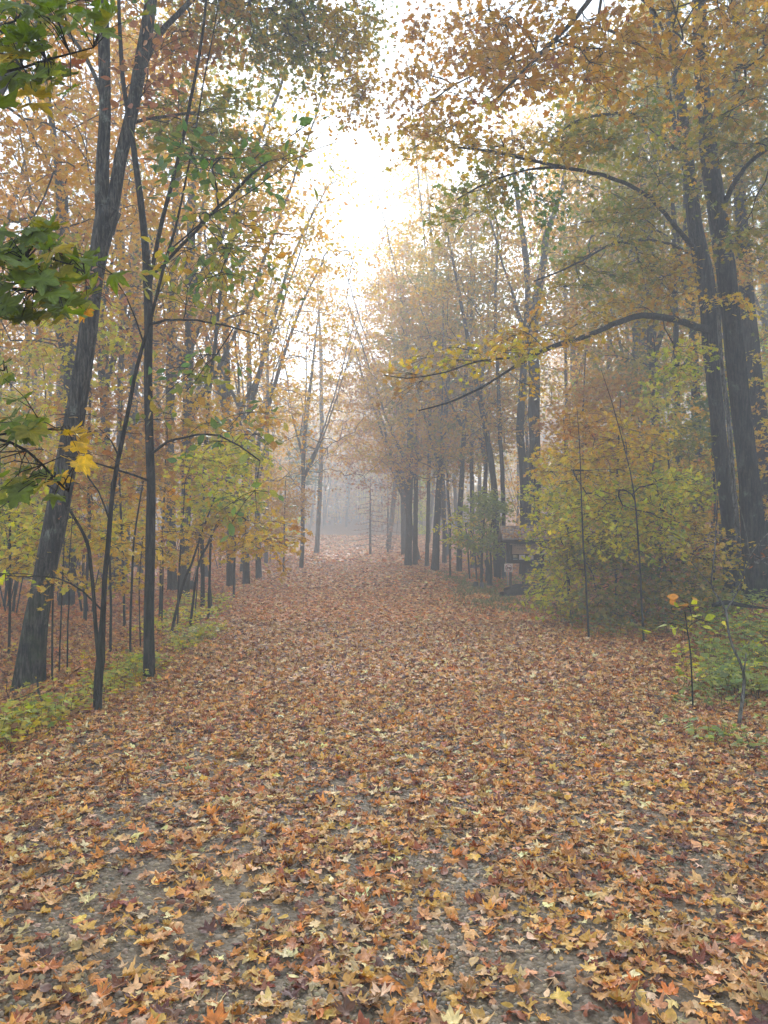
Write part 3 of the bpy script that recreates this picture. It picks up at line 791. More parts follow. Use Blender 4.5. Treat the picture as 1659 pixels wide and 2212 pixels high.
# ------------------------------------------------------------------ mid-distance trees, each read off the photograph
def auto_tree(name, label, u, d, w, top, lean=(0, 0), hb=.4, crown=(3.0, 3.4), pal='gold', lai=1.6, size=.13, bark=None, group=None, cat='tree', fork=0, via=None,
              shape='star', R=.6, per=34, up=.5, sides=10, tips=None, flare=.3):
    """u, d: where it stands; w: trunk width in picture units; top: height in metres; lean: offset of the top (x, y)"""
    b = GP(u, d); r0 = w / 2 * d / F
    t = Tree(b, bark or M_BARKF, sides)
    hs = [0, .12, .3, .5, .72, .9, 1.0]
    pts = []
    bend = rng.normal(0, .012 * top, 2)
    for h in hs:
        x = b[0] + lean[0] * h ** 1.1 + bend[0] * math.sin(math.pi * h); y = b[1] + lean[1] * h + bend[1] * math.sin(math.pi * h)
        pts.append([x, y, b[2] - .15 + top * h, r0 * (1 - .25 * h) if h < .7 else r0 * max(.12, (1 - .25 * h) - (h - .7) * 2.1)])
    if via:                                    # exact stem read off the photograph
        pts = stem_px([(u, 0, w)] + list(via), d)
        pts[0][0], pts[0][1], pts[0][2] = b[0], b[1], b[2] - .15
        top = pts[-1][2] - b[2]
    t.stem(pts, flare, open_from=hb * .8, wiggle=.02, rough=.05)
    ctr = np.array(smooth_path(np.array(pts), .3))
    for k in range(fork):
        i = int(len(ctr) * (hb * .8 + .25 * rng.random())); p = ctr[min(i, len(ctr) - 2)]
        a = rng.uniform(0, 6.28); q = [list(p)]
        L = (top * (1 - hb)) * rng.uniform(.75, 1)
        for h in (.2, .5, 1):
            q.append([p[0] + math.cos(a) * L * .38 * h ** .8, p[1] + math.sin(a) * L * .38 * h ** .8, p[2] + L * h, p[3] * .42 * (1 - .8 * h) + .008])
        t.stem(q, 0, limb=True, wiggle=.04, open_from=.2)
    # crown volume: an uneven stack of lobes round the upper stem
    topz = b[2] + top; cz0 = b[2] + top * hb
    area = math.pi * crown[0] * (topz - cz0) / 2
    n = max(6, int(.62 * lai * area / (AREA[shape] * size * size * .86) / per)) if tips is None else tips
    lob = [(rng.uniform(0, 6.28), rng.uniform(.15, .95), rng.uniform(.45, .8)) for _ in range(7)]
    T = []
    while len(T) < n:
        h = rng.random(); z = cz0 + (topz + .8 - cz0) * h
        la, lh, lr = lob[rng.integers(0, 7)]
        prof = crown[0] * (math.sin(math.pi * min(1, .12 + .88 * h) ** .85) ** .7)
        a = rng.uniform(0, 6.28) * .5 + la + rng.normal(0, .8)
        rr = prof * math.sqrt(rng.random()) * (.7 + .5 * lr)
        i = min(len(ctr) - 1, np.searchsorted(ctr[:, 2], z)); c = ctr[i]
        T.append([c[0] + math.cos(a) * rr, c[1] + math.sin(a) * rr, z + rng.normal(0, .25)])
    tips_ = t.grow(np.array(T), up=up, wob=.06, tip_r=.0055, rcap=min(.07, r0 * .6), seg=.5)
    if lai > .02:
        t.foliate(tips_, pal, per, R, size, shape, tilt=.7, thick=.12)
    t.finish_branches(minr=.0)
    return t.build(name, label, cat, group)


A = auto_tree
# left of the path
A('maple_tree', 'grey forked maple behind the big leaning one, under an orange crown', 147, 18, 30, 17, via=[(150, 1195, 27), (152, 1000, 26), (148, 760, 24), (143, 640, 23), (134, 500, 22), (129, 380, 20), (120, 310, 14), (104, 210, 10), (90, 80, 6)],
  hb=.42, crown=(4.6, 4), pal='orange', lai=1.5, size=.12, fork=3)
A('maple_tree', 'hazy grey trunk with rust crown standing past the slim dark tree', 400, 21, 22, 18, hb=.35, crown=(4.2, 4), pal='gold', lai=.6, fork=2, lean=(.2, 0))
A('maple_tree', 'hazy straight trunk over the leaning yellow saplings', 375, 23, 20, 17, hb=.45, crown=(4, 4), pal='olive', lai=.7, fork=2, lean=(.3, 0))
A('maple_tree', 'tall grey trunk that splits into two steep stems above the path edge', 500, 25, 17, 20, via=[(497, 1150, 16), (494, 980, 15), (490, 850, 15), (488, 740, 14), (482, 600, 11), (470, 450, 8), (455, 300, 4)],
  hb=.35, crown=(4.2, 4), pal='gold', lai=.35, fork=3)
A('maple_tree', 'leaning grey tree with long bare limbs arching over the path', 533, 26, 14, 17, via=[(530, 1100, 13), (528, 960, 12), (545, 870, 11), (572, 760, 10), (598, 660, 8), (630, 560, 6), (672, 470, 4), (710, 400, 2)],
  hb=.35, crown=(4.6, 4), pal='gold', lai=.55, fork=3, up=.9, tips=150, per=12)
A('maple_tree', 'second leaning grey tree with many steep bare branches', 560, 29, 12, 16, via=[(556, 1080, 11), (558, 960, 10), (585, 860, 9), (622, 740, 7), (660, 640, 5), (700, 560, 3)],
  hb=.3, crown=(4.4, 4), pal='gold', lai=.5, up=.9, tips=170, per=10, fork=2)
A('maple_tree', 'fan shaped almost bare tree in the mist above the left path edge', 651, 36, 9, 17, via=[(655, 1080, 9), (656, 980, 9), (665, 880, 8), (676, 780, 5), (690, 660, 2.5)],
  hb=.28, crown=(5.4, 4), pal='orange', lai=.5, up=1.2, tips=220, per=8, fork=4)
A('maple_tree', 'stout misty trunk at the bend with pale crown', 684, 52, 10, 19, hb=.3, crown=(4.6, 4), pal='orange', lai=1.3, size=.2, up=.8, R=.8)
A('young_tree', 'straight thin misty tree by the left edge of the path with small gold crown', 575, 40, 8, 14, hb=.3, crown=(2.8, 4), pal='gold', lai=1.3, size=.16)
A('maple_tree', 'trunk at the far left with dense orange leaves up high', -40, 13, 40, 16, hb=.42, crown=(3.8, 4), pal='orange', lai=1.3, size=.11, fork=2)
A('maple_tree', 'slim hazy trunk beside the orange crowned grey maple', 248, 24, 14, 17, hb=.4, crown=(4.4, 4), pal='orange', lai=1.3, size=.14, fork=2)
A('maple_tree', 'thin grey tree at the far left beyond the gap of bright mist', 60, 30, 14, 15, hb=.5, crown=(4, 4), pal='rust', lai=1.2, size=.16, fork=2)
A('maple_tree', 'low spreading maple with gold leaves over the slim dark tree', 440, 17, 9, 10, hb=.35, crown=(3.2, 3), pal='gold', lai=.9, size=.11, lean=(.8, 0))
# right of the path
A('maple_tree', 'tall dark twin trunk behind the notice board, splitting into four steep limbs', 1155, 27, 27, 22,
  via=[(1156, 1040, 25), (1154, 900, 25), (1153, 800, 25), (1151, 690, 24), (1160, 640, 20), (1172, 580, 16), (1180, 510, 14), (1196, 465, 12), (1215, 400, 9), (1222, 340, 6), (1226, 250, 3)],
  hb=.5, crown=(4.2, 4), pal='gold', lai=.8, fork=0, bark=M_BARKD, size=.13)
A('maple_tree', 'slightly thinner dark trunk pressed against the twin trunk behind the notice board', 1134, 27.6, 21, 21,
  via=[(1131, 1040, 19), (1124, 930, 17), (1132, 780, 14), (1140, 640, 13), (1134, 540, 13), (1124, 470, 11), (1112, 380, 8), (1106, 280, 4)],
  hb=.5, crown=(4.0, 4), pal='gold', lai=.8, fork=1, bark=M_BARKD, size=.13)
A('maple_tree', 'dark tree leaning to the path over the green bush', 1075, 29, 15, 17, via=[(1066, 1040, 14), (1053, 950, 12), (1040, 880, 11), (1022, 790, 9), (1005, 700, 8), (985, 600, 6), (970, 520, 4), (955, 440, 2)],
  hb=.35, crown=(3.4, 4), pal='gold', lai=.9, fork=1, bark=M_BARKD)
A('maple_tree', 'slim upright trunk beside the leaning tree over the green bush', 1088, 28, 10, 16, via=[(1086, 1040, 9), (1080, 930, 9), (1074, 800, 8), (1070, 640, 6), (1076, 500, 4)], hb=.4, crown=(3.2, 4), pal='gold', lai=.9, bark=M_BARKD)
A('maple_tree', 'straight dark trunk to the left of the thick dark maples, rising from the thicket', 1508, 21, 23, 20, via=[(1512, 1100, 21), (1504, 900, 20), (1496, 700, 18), (1488, 560, 16), (1480, 400, 12), (1470, 200, 8), (1462, 20, 4)],
  hb=.45, crown=(4, 4), pal='olive', lai=1.6, fork=2, bark=M_BARKD)
A('maple_tree', 'rough thin trunk with lichen above the yellow thicket', 1467, 20, 15, 17, via=[(1467, 1060, 14), (1463, 900, 13), (1460, 740, 12), (1456, 560, 10), (1450, 400, 7), (1444, 240, 3)], hb=.4, crown=(3.4, 4), pal='olive', lai=1.6, fork=1, bark=M_BARKD)
A('maple_tree', 'hazy trunk seen between thin lichen trunk and twin trunk', 1404, 30, 13, 20, hb=.35, crown=(4.4, 4), pal='gold', lai=1.6, fork=2, size=.15)
A('maple_tree', 'hazy forked trunk above the orange leaved saplings', 1327, 33, 13, 19, hb=.38, crown=(4.4, 4), pal='rust', lai=1.6, fork=2, size=.15)
A('maple_tree', 'narrow hazy trunk close beside the hazy forked trunk', 1357, 34, 8, 15, hb=.4, crown=(3.4, 4), pal='olive', lai=1.3, size=.15)
A('maple_tree', 'dark double trunk at the right path edge where the mist thickens', 882, 38, 15, 19, via=[(884, 1080, 14), (886, 950, 13), (884, 850, 12), (878, 740, 10), (866, 640, 6)], hb=.35, crown=(4.6, 4), pal='orange', lai=1.0, fork=3, size=.16)
A('maple_tree', 'second stem of the dark pair at the misty right path edge', 897, 38.5, 11, 18, via=[(898, 1080, 10), (900, 950, 10), (905, 820, 9), (912, 700, 6)], hb=.4, crown=(4.2, 4), pal='gold', lai=1.5, fork=2, size=.16)
A('maple_tree', 'slim trunk next to the dark pair at the right path edge', 922, 37, 9, 18, via=[(926, 1080, 8), (928, 940, 8), (930, 820, 7), (934, 640, 4)], hb=.35, crown=(3.8, 4), pal='gold', lai=1.5, size=.15)
A('maple_tree', 'stout trunk leaning right in the row at the right path edge', 938, 34, 16, 18, via=[(946, 1080, 14), (956, 960, 11), (966, 850, 9), (975, 700, 6)], hb=.38, crown=(4, 4), pal='gold', lai=1.5, fork=2, size=.15)
A('maple_tree', 'trunk just left of the green bush', 991, 33, 12, 18, via=[(996, 1060, 11), (1004, 900, 9), (1008, 760, 7), (1012, 600, 4)], hb=.38, crown=(3.8, 4), pal='olive', lai=1.5, fork=1, size=.15)
A('maple_tree', 'trunk half hidden by the upper part of the green bush', 1020, 35, 10, 17, hb=.38, crown=(3.8, 4), pal='olive', lai=1.5, fork=1, size=.15)
A('oak_tree', 'round topped rust brown tree in the mist right of the bright gap', 838, 60, 10, 21, hb=.28, crown=(5.6, 4), pal='brown', lai=2.0, size=.2, fork=3, R=.8)
A('maple_tree', 'big domed orange tree next to the rust brown one in the mist', 872, 50, 12, 20, hb=.3, crown=(5.4, 4), pal='gold', lai=2.0, size=.19, fork=3, R=.8)
A('maple_tree', 'tall thin tree with sparse gold leaves against the sky', 960, 40, 9, 22, hb=.3, crown=(4.2, 4), pal='gold', lai=1.1, size=.16, fork=3, lean=(-1, 0))
A('maple_tree', 'tree with rusty boughs hanging low over the far right path edge', 905, 43, 9, 9.5, hb=.35, crown=(4.2, 3), pal='brown', lai=.9, size=.15, lean=(-2.6, -1), fork=2)


# young growth read off the photograph
def sapling(label, u, d, w, rows, clouds, name='maple_sapling', bark=None, group=None, size=.09, per=22, R=.34, shape='star', twigs=4, cat='sapling', full=1.35):
    return hero(name, label, cat, d, [[(u, 1300, w)] + list(rows)], clouds=clouds, bark=bark or M_BARKD, sides=7, flare=.1, group=group, open_from=.25,
                size=size, per=per, R=R, shape=shape, twigs=twigs, wiggle=.015, tip_r=.002, full=full)


# thicket of young maples right of the notice board
sapling('yellow green young maple hanging over the roof of the notice board', 1172, 17, 6, [(1165, 1120, 5), (1150, 1000, 3)],
        [(1205, 1060, 70, 50, 16.6, .7, 1.3, 'lime'), (1205, 1160, 50, 60, 16.4, .6, 1.3, 'lime'), (1215, 1240, 50, 50, 16.2, .6, 1.2, 'lime')])
sapling('young maple of the thicket whose lowest leaves nearly touch the timbers', 1230, 14.5, 7, [(1228, 1150, 5), (1222, 1000, 3), (1218, 900, 2)],
        [(1225, 1100, 70, 60, 14, .6, 1.2, 'lime'), (1240, 1200, 75, 60, 13.8, .6, 1.3, 'lime'), (1210, 1290, 55, 36, 13.8, .5, 1.2, 'lime'), (1230, 1000, 70, 50, 14.2, .6, .9, 'yellow')])
sapling('thin straight stem at the front edge of the thicket with orange tinged top', 1272, 11.6, 5, [(1268, 1260, 4.5), (1262, 1180, 4), (1258, 1090, 3), (1254, 980, 2), (1248, 880, 1.3)],
        [(1290, 1010, 90, 60, 12.2, .6, 1.1, 'yellow'), (1270, 1120, 80, 60, 12, .6, .9, 'lime'), (1270, 930, 80, 50, 12.4, .6, .8, 'orange')])
sapling('second thin stem of the thicket, with a bare forked top above yellow leaves', 1391, 11.4, 5, [(1385, 1290, 4.5), (1378, 1180, 4), (1366, 1050, 3), (1345, 950, 2.2), (1320, 860, 1.5), (1300, 800, 1)],
        [(1400, 1060, 90, 50, 12, .6, 1.3, 'lime'), (1390, 1150, 90, 50, 12.2, .6, 1.0, 'lime'), (1370, 950, 70, 50, 12, .6, .9, 'yellow')])
sapling('young maple deep inside the thicket with lime leaves', 1330, 14, 6, [(1330, 1150, 5), (1334, 1000, 4), (1338, 860, 2)],
        [(1330, 1100, 100, 55, 14, .8, 1.5, 'lime'), (1320, 1200, 100, 60, 13.6, .8, 1.5, 'olive'), (1330, 1290, 110, 40, 13.2, .7, 1.5, 'olive'), (1340, 960, 90, 60, 14.2, .7, 1.0, 'orange')])
sapling('young maple with bright yellow leaves below the straight dark trunk', 1450, 14, 6, [(1450, 1160, 5), (1446, 1040, 4), (1440, 940, 2)],
        [(1450, 1060, 80, 45, 13.6, .7, 1.3, 'lime'), (1470, 1150, 80, 50, 13.4, .7, 1.4, 'yellow'), (1450, 1240, 100, 50, 13, .7, 1.4, 'olive'), (1470, 960, 60, 50, 14, .7, 1.0, 'olive')])
sapling('leafy young maple at the foot of the two thick dark maples', 1540, 13, 5, [(1545, 1180, 4), (1548, 1080, 2)],
        [(1530, 1190, 60, 50, 12.8, .5, 1.2, 'yellow'), (1510, 1270, 80, 36, 12.2, .5, 1.3, 'olive')])
sapling('orange leaved slim maple rising behind the thicket', 1270, 20, 7, [(1265, 1100, 6), (1258, 950, 5), (1262, 840, 3), (1266, 760, 2)],
        [(1260, 900, 90, 70, 19.5, .9, 1.3, 'orange'), (1330, 840, 90, 60, 20, 1.0, 1.2, 'orange'), (1220, 980, 80, 50, 19, .8, 1.0, 'gold')], size=.12, twigs=0, per=26, R=.45)
sapling('green leaved slim maple behind the straight dark trunk', 1560, 19, 7, [(1550, 1050, 6), (1540, 900, 5), (1530, 780, 3)],
        [(1530, 900, 70, 70, 18.5, .9, 1.3, 'green'), (1550, 1040, 70, 60, 18, .8, 1.3, 'olive'), (1440, 870, 60, 60, 18.5, .8, 1.0, 'lime')], size=.12, twigs=0, per=26, R=.45)
sapling('olive leaved young maple half behind the hazy trunks at the right', 1390, 24, 6, [(1388, 1020, 5), (1385, 880, 3), (1382, 780, 2)],
        [(1380, 830, 110, 70, 24, 1.2, 1.4, 'olive'), (1400, 960, 110, 70, 23, 1.0, 1.3, 'olive'), (1380, 1060, 120, 60, 22, 1, 1.3, 'gold')], size=.14, twigs=0, per=26, R=.5)
# the green bush left of the notice board
hero('green_bush', 'rounded green leaved bush on many thin stems between path and notice board', 'bush', 26,
     [[(1040, 1300, 6), (1042, 1180, 5), (1046, 1120, 3)], [(1062, 1250, 5), (1060, 1170, 4), (1066, 1100, 2)], [(1015, 1250, 4), (1010, 1180, 3), (1004, 1130, 2)], [(1080, 1250, 4), (1082, 1170, 3), (1080, 1110, 2)],
      [(1030, 1255, 4), (1026, 1190, 3), (1018, 1140, 2)], [(1050, 1255, 4), (1052, 1190, 3), (1050, 1140, 2)]],
     clouds=[(1040, 1110, 55, 38, 25.6, .9, 2.0, 'shrub'), (1045, 1165, 62, 32, 25, .8, 2.0, 'shrub'), (1000, 1140, 42, 24, 25, .7, 1.3, 'lime'), (985, 1165, 34, 16, 25, .6, 1.2, 'lime'), (1055, 1080, 40, 24, 26, .8, 1.8, 'shrub')],
     bark=M_BARKD, sides=6, flare=.1, size=.13, per=30, R=.45, twigs=0, shape='oval')
# left bank saplings
LS = [('thin leaning stem crossing low behind the slim dark tree', 365, 12.2, 7, [(392, 1270, 6), (412, 1220, 5), (440, 1140, 4), (470, 1060, 3)], [(470, 1070, 70, 40, 12, .6, .9, 'lime'), (400, 1150, 60, 40, 12, .6, .6, 'yellow')]),
      ('leaning stem with yellow sprays that reach the path edge', 408, 13.0, 6, [(425, 1230, 5), (446, 1180, 5), (480, 1110, 4), (520, 1080, 3)], [(510, 1120, 80, 36, 12.5, .6, 1.7, 'yellow'), (550, 1175, 66, 26, 12.2, .6, 1.7, 'yellow'), (610, 1150, 38, 28, 12.2, .5, 1.2, 'orange'), (610, 1205, 34, 14, 12.0, .4, 1.0, 'orange')]),
      ('upright whip of a stem under the yellow sprays', 384, 12.6, 4, [(388, 1230, 3.5), (396, 1120, 3), (400, 1040, 2)], [(440, 1010, 70, 40, 12.4, .6, .8, 'lime')]),
      ('thin sapling between the slim dark tree and the two-stemmed one', 283, 9.6, 5, [(284, 1230, 5), (292, 1130, 4), (306, 1040, 3)], [(290, 1180, 50, 40, 9.6, .4, .6, 'yellow'), (290, 1060, 60, 50, 9.6, .5, .5, 'orange')]),
      ('yellow leaved sapling close behind the two-stemmed tree', 240, 11, 6, [(238, 1260, 5), (236, 1150, 4), (240, 1040, 3)], [(240, 1160, 60, 40, 11, .5, .9, 'yellow'), (250, 1250, 60, 34, 11, .5, .8, 'yellow'), (230, 1050, 80, 50, 11, .6, .7, 'orange')]),
      ('thin sapling in front of the big leaning maple', 116, 8.4, 4.5, [(116, 1300, 4), (113, 1230, 3), (112, 1150, 2)], [(120, 1230, 50, 40, 8.4, .4, .6, 'yellow')]),
      ('low sapling with wide lime sprays at the far left', 20, 10.5, 6, [(22, 1200, 5), (18, 1080, 4)], [(60, 1130, 90, 50, 10.2, .5, 1.3, 'lime'), (30, 1060, 70, 36, 10.4, .5, 1.0, 'lime'), (40, 1200, 80, 40, 10, .5, .9, 'yellow')]),
      ('sapling with rust leaves between leaning maple and slim tree', 270, 14, 6, [(262, 1150, 5), (258, 1000, 4), (262, 860, 2)], [(260, 900, 90, 60, 14, .8, 1.1, 'rust'), (200, 1010, 90, 60, 14, .8, .9, 'rust'), (290, 1000, 70, 50, 14, .7, .9, 'orange')]),
      ('gold leaved sapling under the hazy trunks of the left bank', 345, 15, 6, [(350, 1150, 5), (356, 1020, 4), (360, 900, 2)], [(380, 1000, 90, 50, 15, .8, 1.1, 'gold'), (420, 900, 80, 60, 15, .8, .9, 'gold'), (350, 1180, 70, 50, 14.6, .6, 1.0, 'yellow')]),
      ('lime and gold sapling over the middle of the left bank', 450, 14.5, 6, [(456, 1150, 5), (466, 1030, 4), (480, 930, 2)], [(490, 980, 75, 55, 14, .7, 1.7, 'lime'), (520, 900, 60, 40, 14, .6, .8, 'gold'), (480, 1080, 85, 45, 14, .6, 1.6, 'lime')]),
      ('small gold sapling with drooping sprays at the left path edge', 505, 20, 5, [(508, 1130, 4), (515, 1030, 3)], [(540, 1060, 60, 50, 20, .9, 1.1, 'gold'), (520, 1150, 60, 40, 20, .8, 1.1, 'gold')]),
      ('orange sapling in the mist left of the path', 612, 30, 4, [(615, 1120, 3.5), (618, 1040, 2)], [(630, 1080, 50, 40, 30, 1.2, 1.1, 'orange'), (600, 1130, 40, 40, 30, 1, 1.0, 'gold')])]
for lb, u, d, w, rows, cl in LS:
    sapling(lb, u, d, w, rows, cl, twigs=4 if d < 15 else 0, size=.085 if d < 13 else .11)
# bare thin stems on the left bank
for k, (u, d, w, rows, lb) in enumerate([
        (130, 9.4, 4, [(135, 1250, 3), (138, 1120, 2)], 'bare thin stem right of the big leaning maple'),
        (148, 8.8, 4, [(150, 1300, 3), (149, 1200, 2), (152, 1110, 1.5)], 'short bare stem with a pale broken tip near the leaning maple'),
        (350, 13, 3.5, [(352, 1240, 3), (350, 1130, 2)], 'bare upright stem right of the slim dark tree'),
        (420, 15, 3, [(428, 1200, 2.5), (432, 1100, 2)], 'bare stem among the leaning stems of the left bank'),
        (305, 11, 3, [(300, 1260, 2.5), (308, 1160, 2)], 'bare whip just left of the slim dark tree')]):
    sapling(lb, u, d, w, rows, [(rows[-1][0], rows[-1][1] + 20, 30, 60, d, .3, .06, 'brown')], per=3, name='bare_sapling')
# crooked bare sapling and pale leaved shoot at the right
hero('bare_sapling', 'crooked bare sapling with forked grey twigs beside the green seedlings', 'sapling', 6.3,
     [[(1588, 1545, 9), (1605, 1500, 8), (1606, 1450, 6), (1584, 1400, 5.5), (1572, 1360, 5), (1568, 1320, 5), (1550, 1290, 4), (1536, 1260, 3.5), (1544, 1190, 3), (1546, 1130, 2)],
      [(1568, 1318, 4), (1592, 1280, 3.5), (1605, 1240, 3), (1620, 1200, 3), (1605, 1120, 2), (1590, 1060, 1.5)], [(1620, 1200, 2.5), (1650, 1160, 2), (1700, 1120, 1.5)],
      [(1605, 1460, 4), (1610, 1430, 3), (1612, 1410, 2)], [(1536, 1262, 2.5), (1515, 1240, 2), (1490, 1210, 1.5)]],
     clouds=[(1545, 1150, 60, 40, 6.3, .3, .05, 'brown'), (1640, 1180, 60, 40, 6.3, .3, .05, 'brown')], bark=M_BARKP, sides=7, flare=.1, per=3, R=.1, twigs=2, size=.05, shape='lance', wiggle=.004, rough=.03)
hero('ash_shoot', 'small shoot with pale yellow leaflets in front of the green seedlings', 'sapling', 6.9,
     [[(1497, 1480, 4), (1492, 1420, 3.5), (1484, 1360, 3), (1480, 1320, 2)]],
     clouds=[(1480, 1345, 66, 22, 6.9, .2, .45, 'lime'), (1490, 1300, 40, 16, 6.9, .2, .4, 'rust')], bark=M_BARKD, sides=6, flare=0, per=7, R=.2, twigs=3, size=.1, shape='oval', wiggle=.004)

# ------------------------------------------------------------------ near maple whose leaves hang in at the left edge
def near_maple():
    base = np.array([-2.35, 1.9, float(H(-2.35, 1.9))])
    t = Tree(base, M_BARKD, 10)
    t.stem([[base[0], base[1], base[2] - .1, .04], [-2.3, 1.95, 1.0, .034], [-2.15, 2.0, 2.1, .028], [-2.1, 2.1, 3.2, .02], [-2.0, 2.2, 4.2, .01]], .2)
    D = 2.35
    for rows in ([(-260, 620, 14), (-100, 590, 9), (0, 570, 6), (110, 560, 4), (180, 590, 2.5)], [(-260, 640, 12), (-120, 640, 8), (20, 620, 5), (120, 640, 3)],
                 [(-300, 900, 12), (-150, 930, 9), (-20, 945, 7), (60, 975, 6), (120, 1035, 5), (150, 1060, 3)], [(-40, 945, 6), (60, 930, 4), (130, 930, 3)],
                 [(-280, 220, 12), (-100, 150, 8), (0, 160, 6), (100, 130, 5), (200, 100, 3)], [(-200, 160, 8), (-20, 60, 5), (80, 30, 4), (180, 0, 2)], [(-260, 770, 8), (-100, 790, 5), (10, 800, 3)]):
        t.stem(stem_px(rows, D, ground=False), 0, limb=True, wiggle=.004, rough=.02)
    L = []
    def put(u, v, s, ang, kind, n=1, su=0, sv=0):
        for _ in range(n):
            L.append((u + rng.uniform(-su, su), v + rng.uniform(-sv, sv), s * rng.uniform(.85, 1.1), ang + rng.normal(0, .35), kind))
    # each: u, v, size in picture units, direction of the tip in the picture, colour
    put(120, 60, 90, -1.2, 'g', 12, 95, 60); put(40, 40, 95, -1.7, 'g', 9, 70, 50); put(60, 150, 92, -1.2, 'g', 9, 70, 35); put(110, 165, 85, -1.0, 'g', 4, 40, 20)
    put(205, 30, 95, -.8, 'g', 4, 30, 25); put(50, 215, 80, -1.3, 'y', 3, 30, 12); put(160, 130, 75, -1.1, 'b', 2, 15, 12); put(15, 120, 90, -1.6, 'y', 3, 20, 40)
    put(50, 520, 95, -.9, 'g', 13, 60, 32); put(110, 620, 95, -.9, 'g', 6, 60, 30); put(120, 540, 95, -.6, 'y', 2, 15, 12); put(180, 575, 100, -.7, 'g', 3, 12, 16); put(70, 600, 100, -1.0, 'g', 9, 60, 35)
    put(40, 670, 92, -1.3, 'g', 7, 45, 22); put(130, 660, 92, -1.1, 'g', 4, 25, 20); put(190, 630, 85, -.8, 'lg', 2, 12, 10); put(185, 675, 62, -1.5, 'o', 1); put(95, 585, 50, -.6, 'r', 1)
    put(10, 810, 60, -1.2, 'g', 2, 10, 10); put(35, 912, 85, -1.2, 'g', 4, 30, 18); put(60, 935, 80, -1.0, 'g', 3, 20, 10)
    put(30, 1045, 85, -1.5, 'g', 5, 30, 22); put(80, 1015, 75, -1.0, 'g', 2, 15, 10); put(165, 950, 66, -.7, 'yy', 5, 26, 18); put(180, 990, 64, -1.3, 'yy', 3, 14, 12)
    put(110, 1040, 80, -.6, 'yy', 3, 25, 10); put(-60, 560, 100, -1.2, 'g', 10, 60, 110); put(-60, 120, 100, -1.4, 'g', 10, 60, 110); put(-50, 980, 90, -1.2, 'g', 6, 40, 60)
    pal = {'g': (.085, .125, .018), 'lg': (.17, .20, .025), 'y': (.30, .23, .02), 'yy': (.40, .27, .02), 'o': (.46, .21, .03), 'r': (.13, .03, .02), 'b': (.16, .06, .03)}
    for q in list(L):
        if q[4] == 'g' and rng.random() < .9: L.append((q[0] + rng.normal(0, 35), q[1] + rng.normal(0, 22), q[2] * .8, q[3] + rng.normal(0, .5), 'lg' if rng.random() < .3 else 'g'))
    n = len(L)
    pos = np.array([P(u, v, D + rng.uniform(-.25, .3)) for u, v, *_ in L])
    size = np.array([q[2] for q in L]) * D / F * .88
    tip = np.array([[math.cos(q[3]), rng.normal(-.1, .35), math.sin(q[3])] for q in L])
    nr = np.array([[rng.normal(-.1, .4), -rng.uniform(.15, .9), rng.uniform(.35, 1.0)] for _ in L])
    col = np.array([pal[q[4]] for q in L]) * rng.uniform(.75, 1.25, (n, 1))
    mixy = rng.random(n) < .18
    col[mixy] = col[mixy] * .6 + np.array([.28, .22, .03]) * .4
    add_leaves(t.lf, pos, nr, tip, size, col, 'full', .26, stems=True)
    for p, tp, sz in zip(pos, norm(tip), size):       # leaf stalks run back to the nearest twig
        nodes = t.p[:t.n]; a = nodes[np.argmin(np.linalg.norm(nodes - p, axis=1))]
        q0 = p - tp * sz * .03
        mid = (q0 + a) / 2 + np.array([0, 0, .02]); tube(t.br, [a, mid, q0], [.0022, .0016, .0011], 4)
    # the rest of its crown, above and beside the picture
    T = np.stack([rng.uniform(-3.4, -1.7, 60), rng.uniform(1.2, 3.2, 60), rng.uniform(2.6, 4.8, 60)], -1)
    tips = t.grow(T, tip_r=.0025, rcap=.015); t.foliate(tips, 'green', 9, .28, .13, 'star', twigs=3)
    t.finish_branches()
    t.build('maple_sapling', 'close maple whose large dark green and yellowing leaves hang in from the left edge', 'sapling', None, (1.45, 1.35, 1.2))


near_maple()

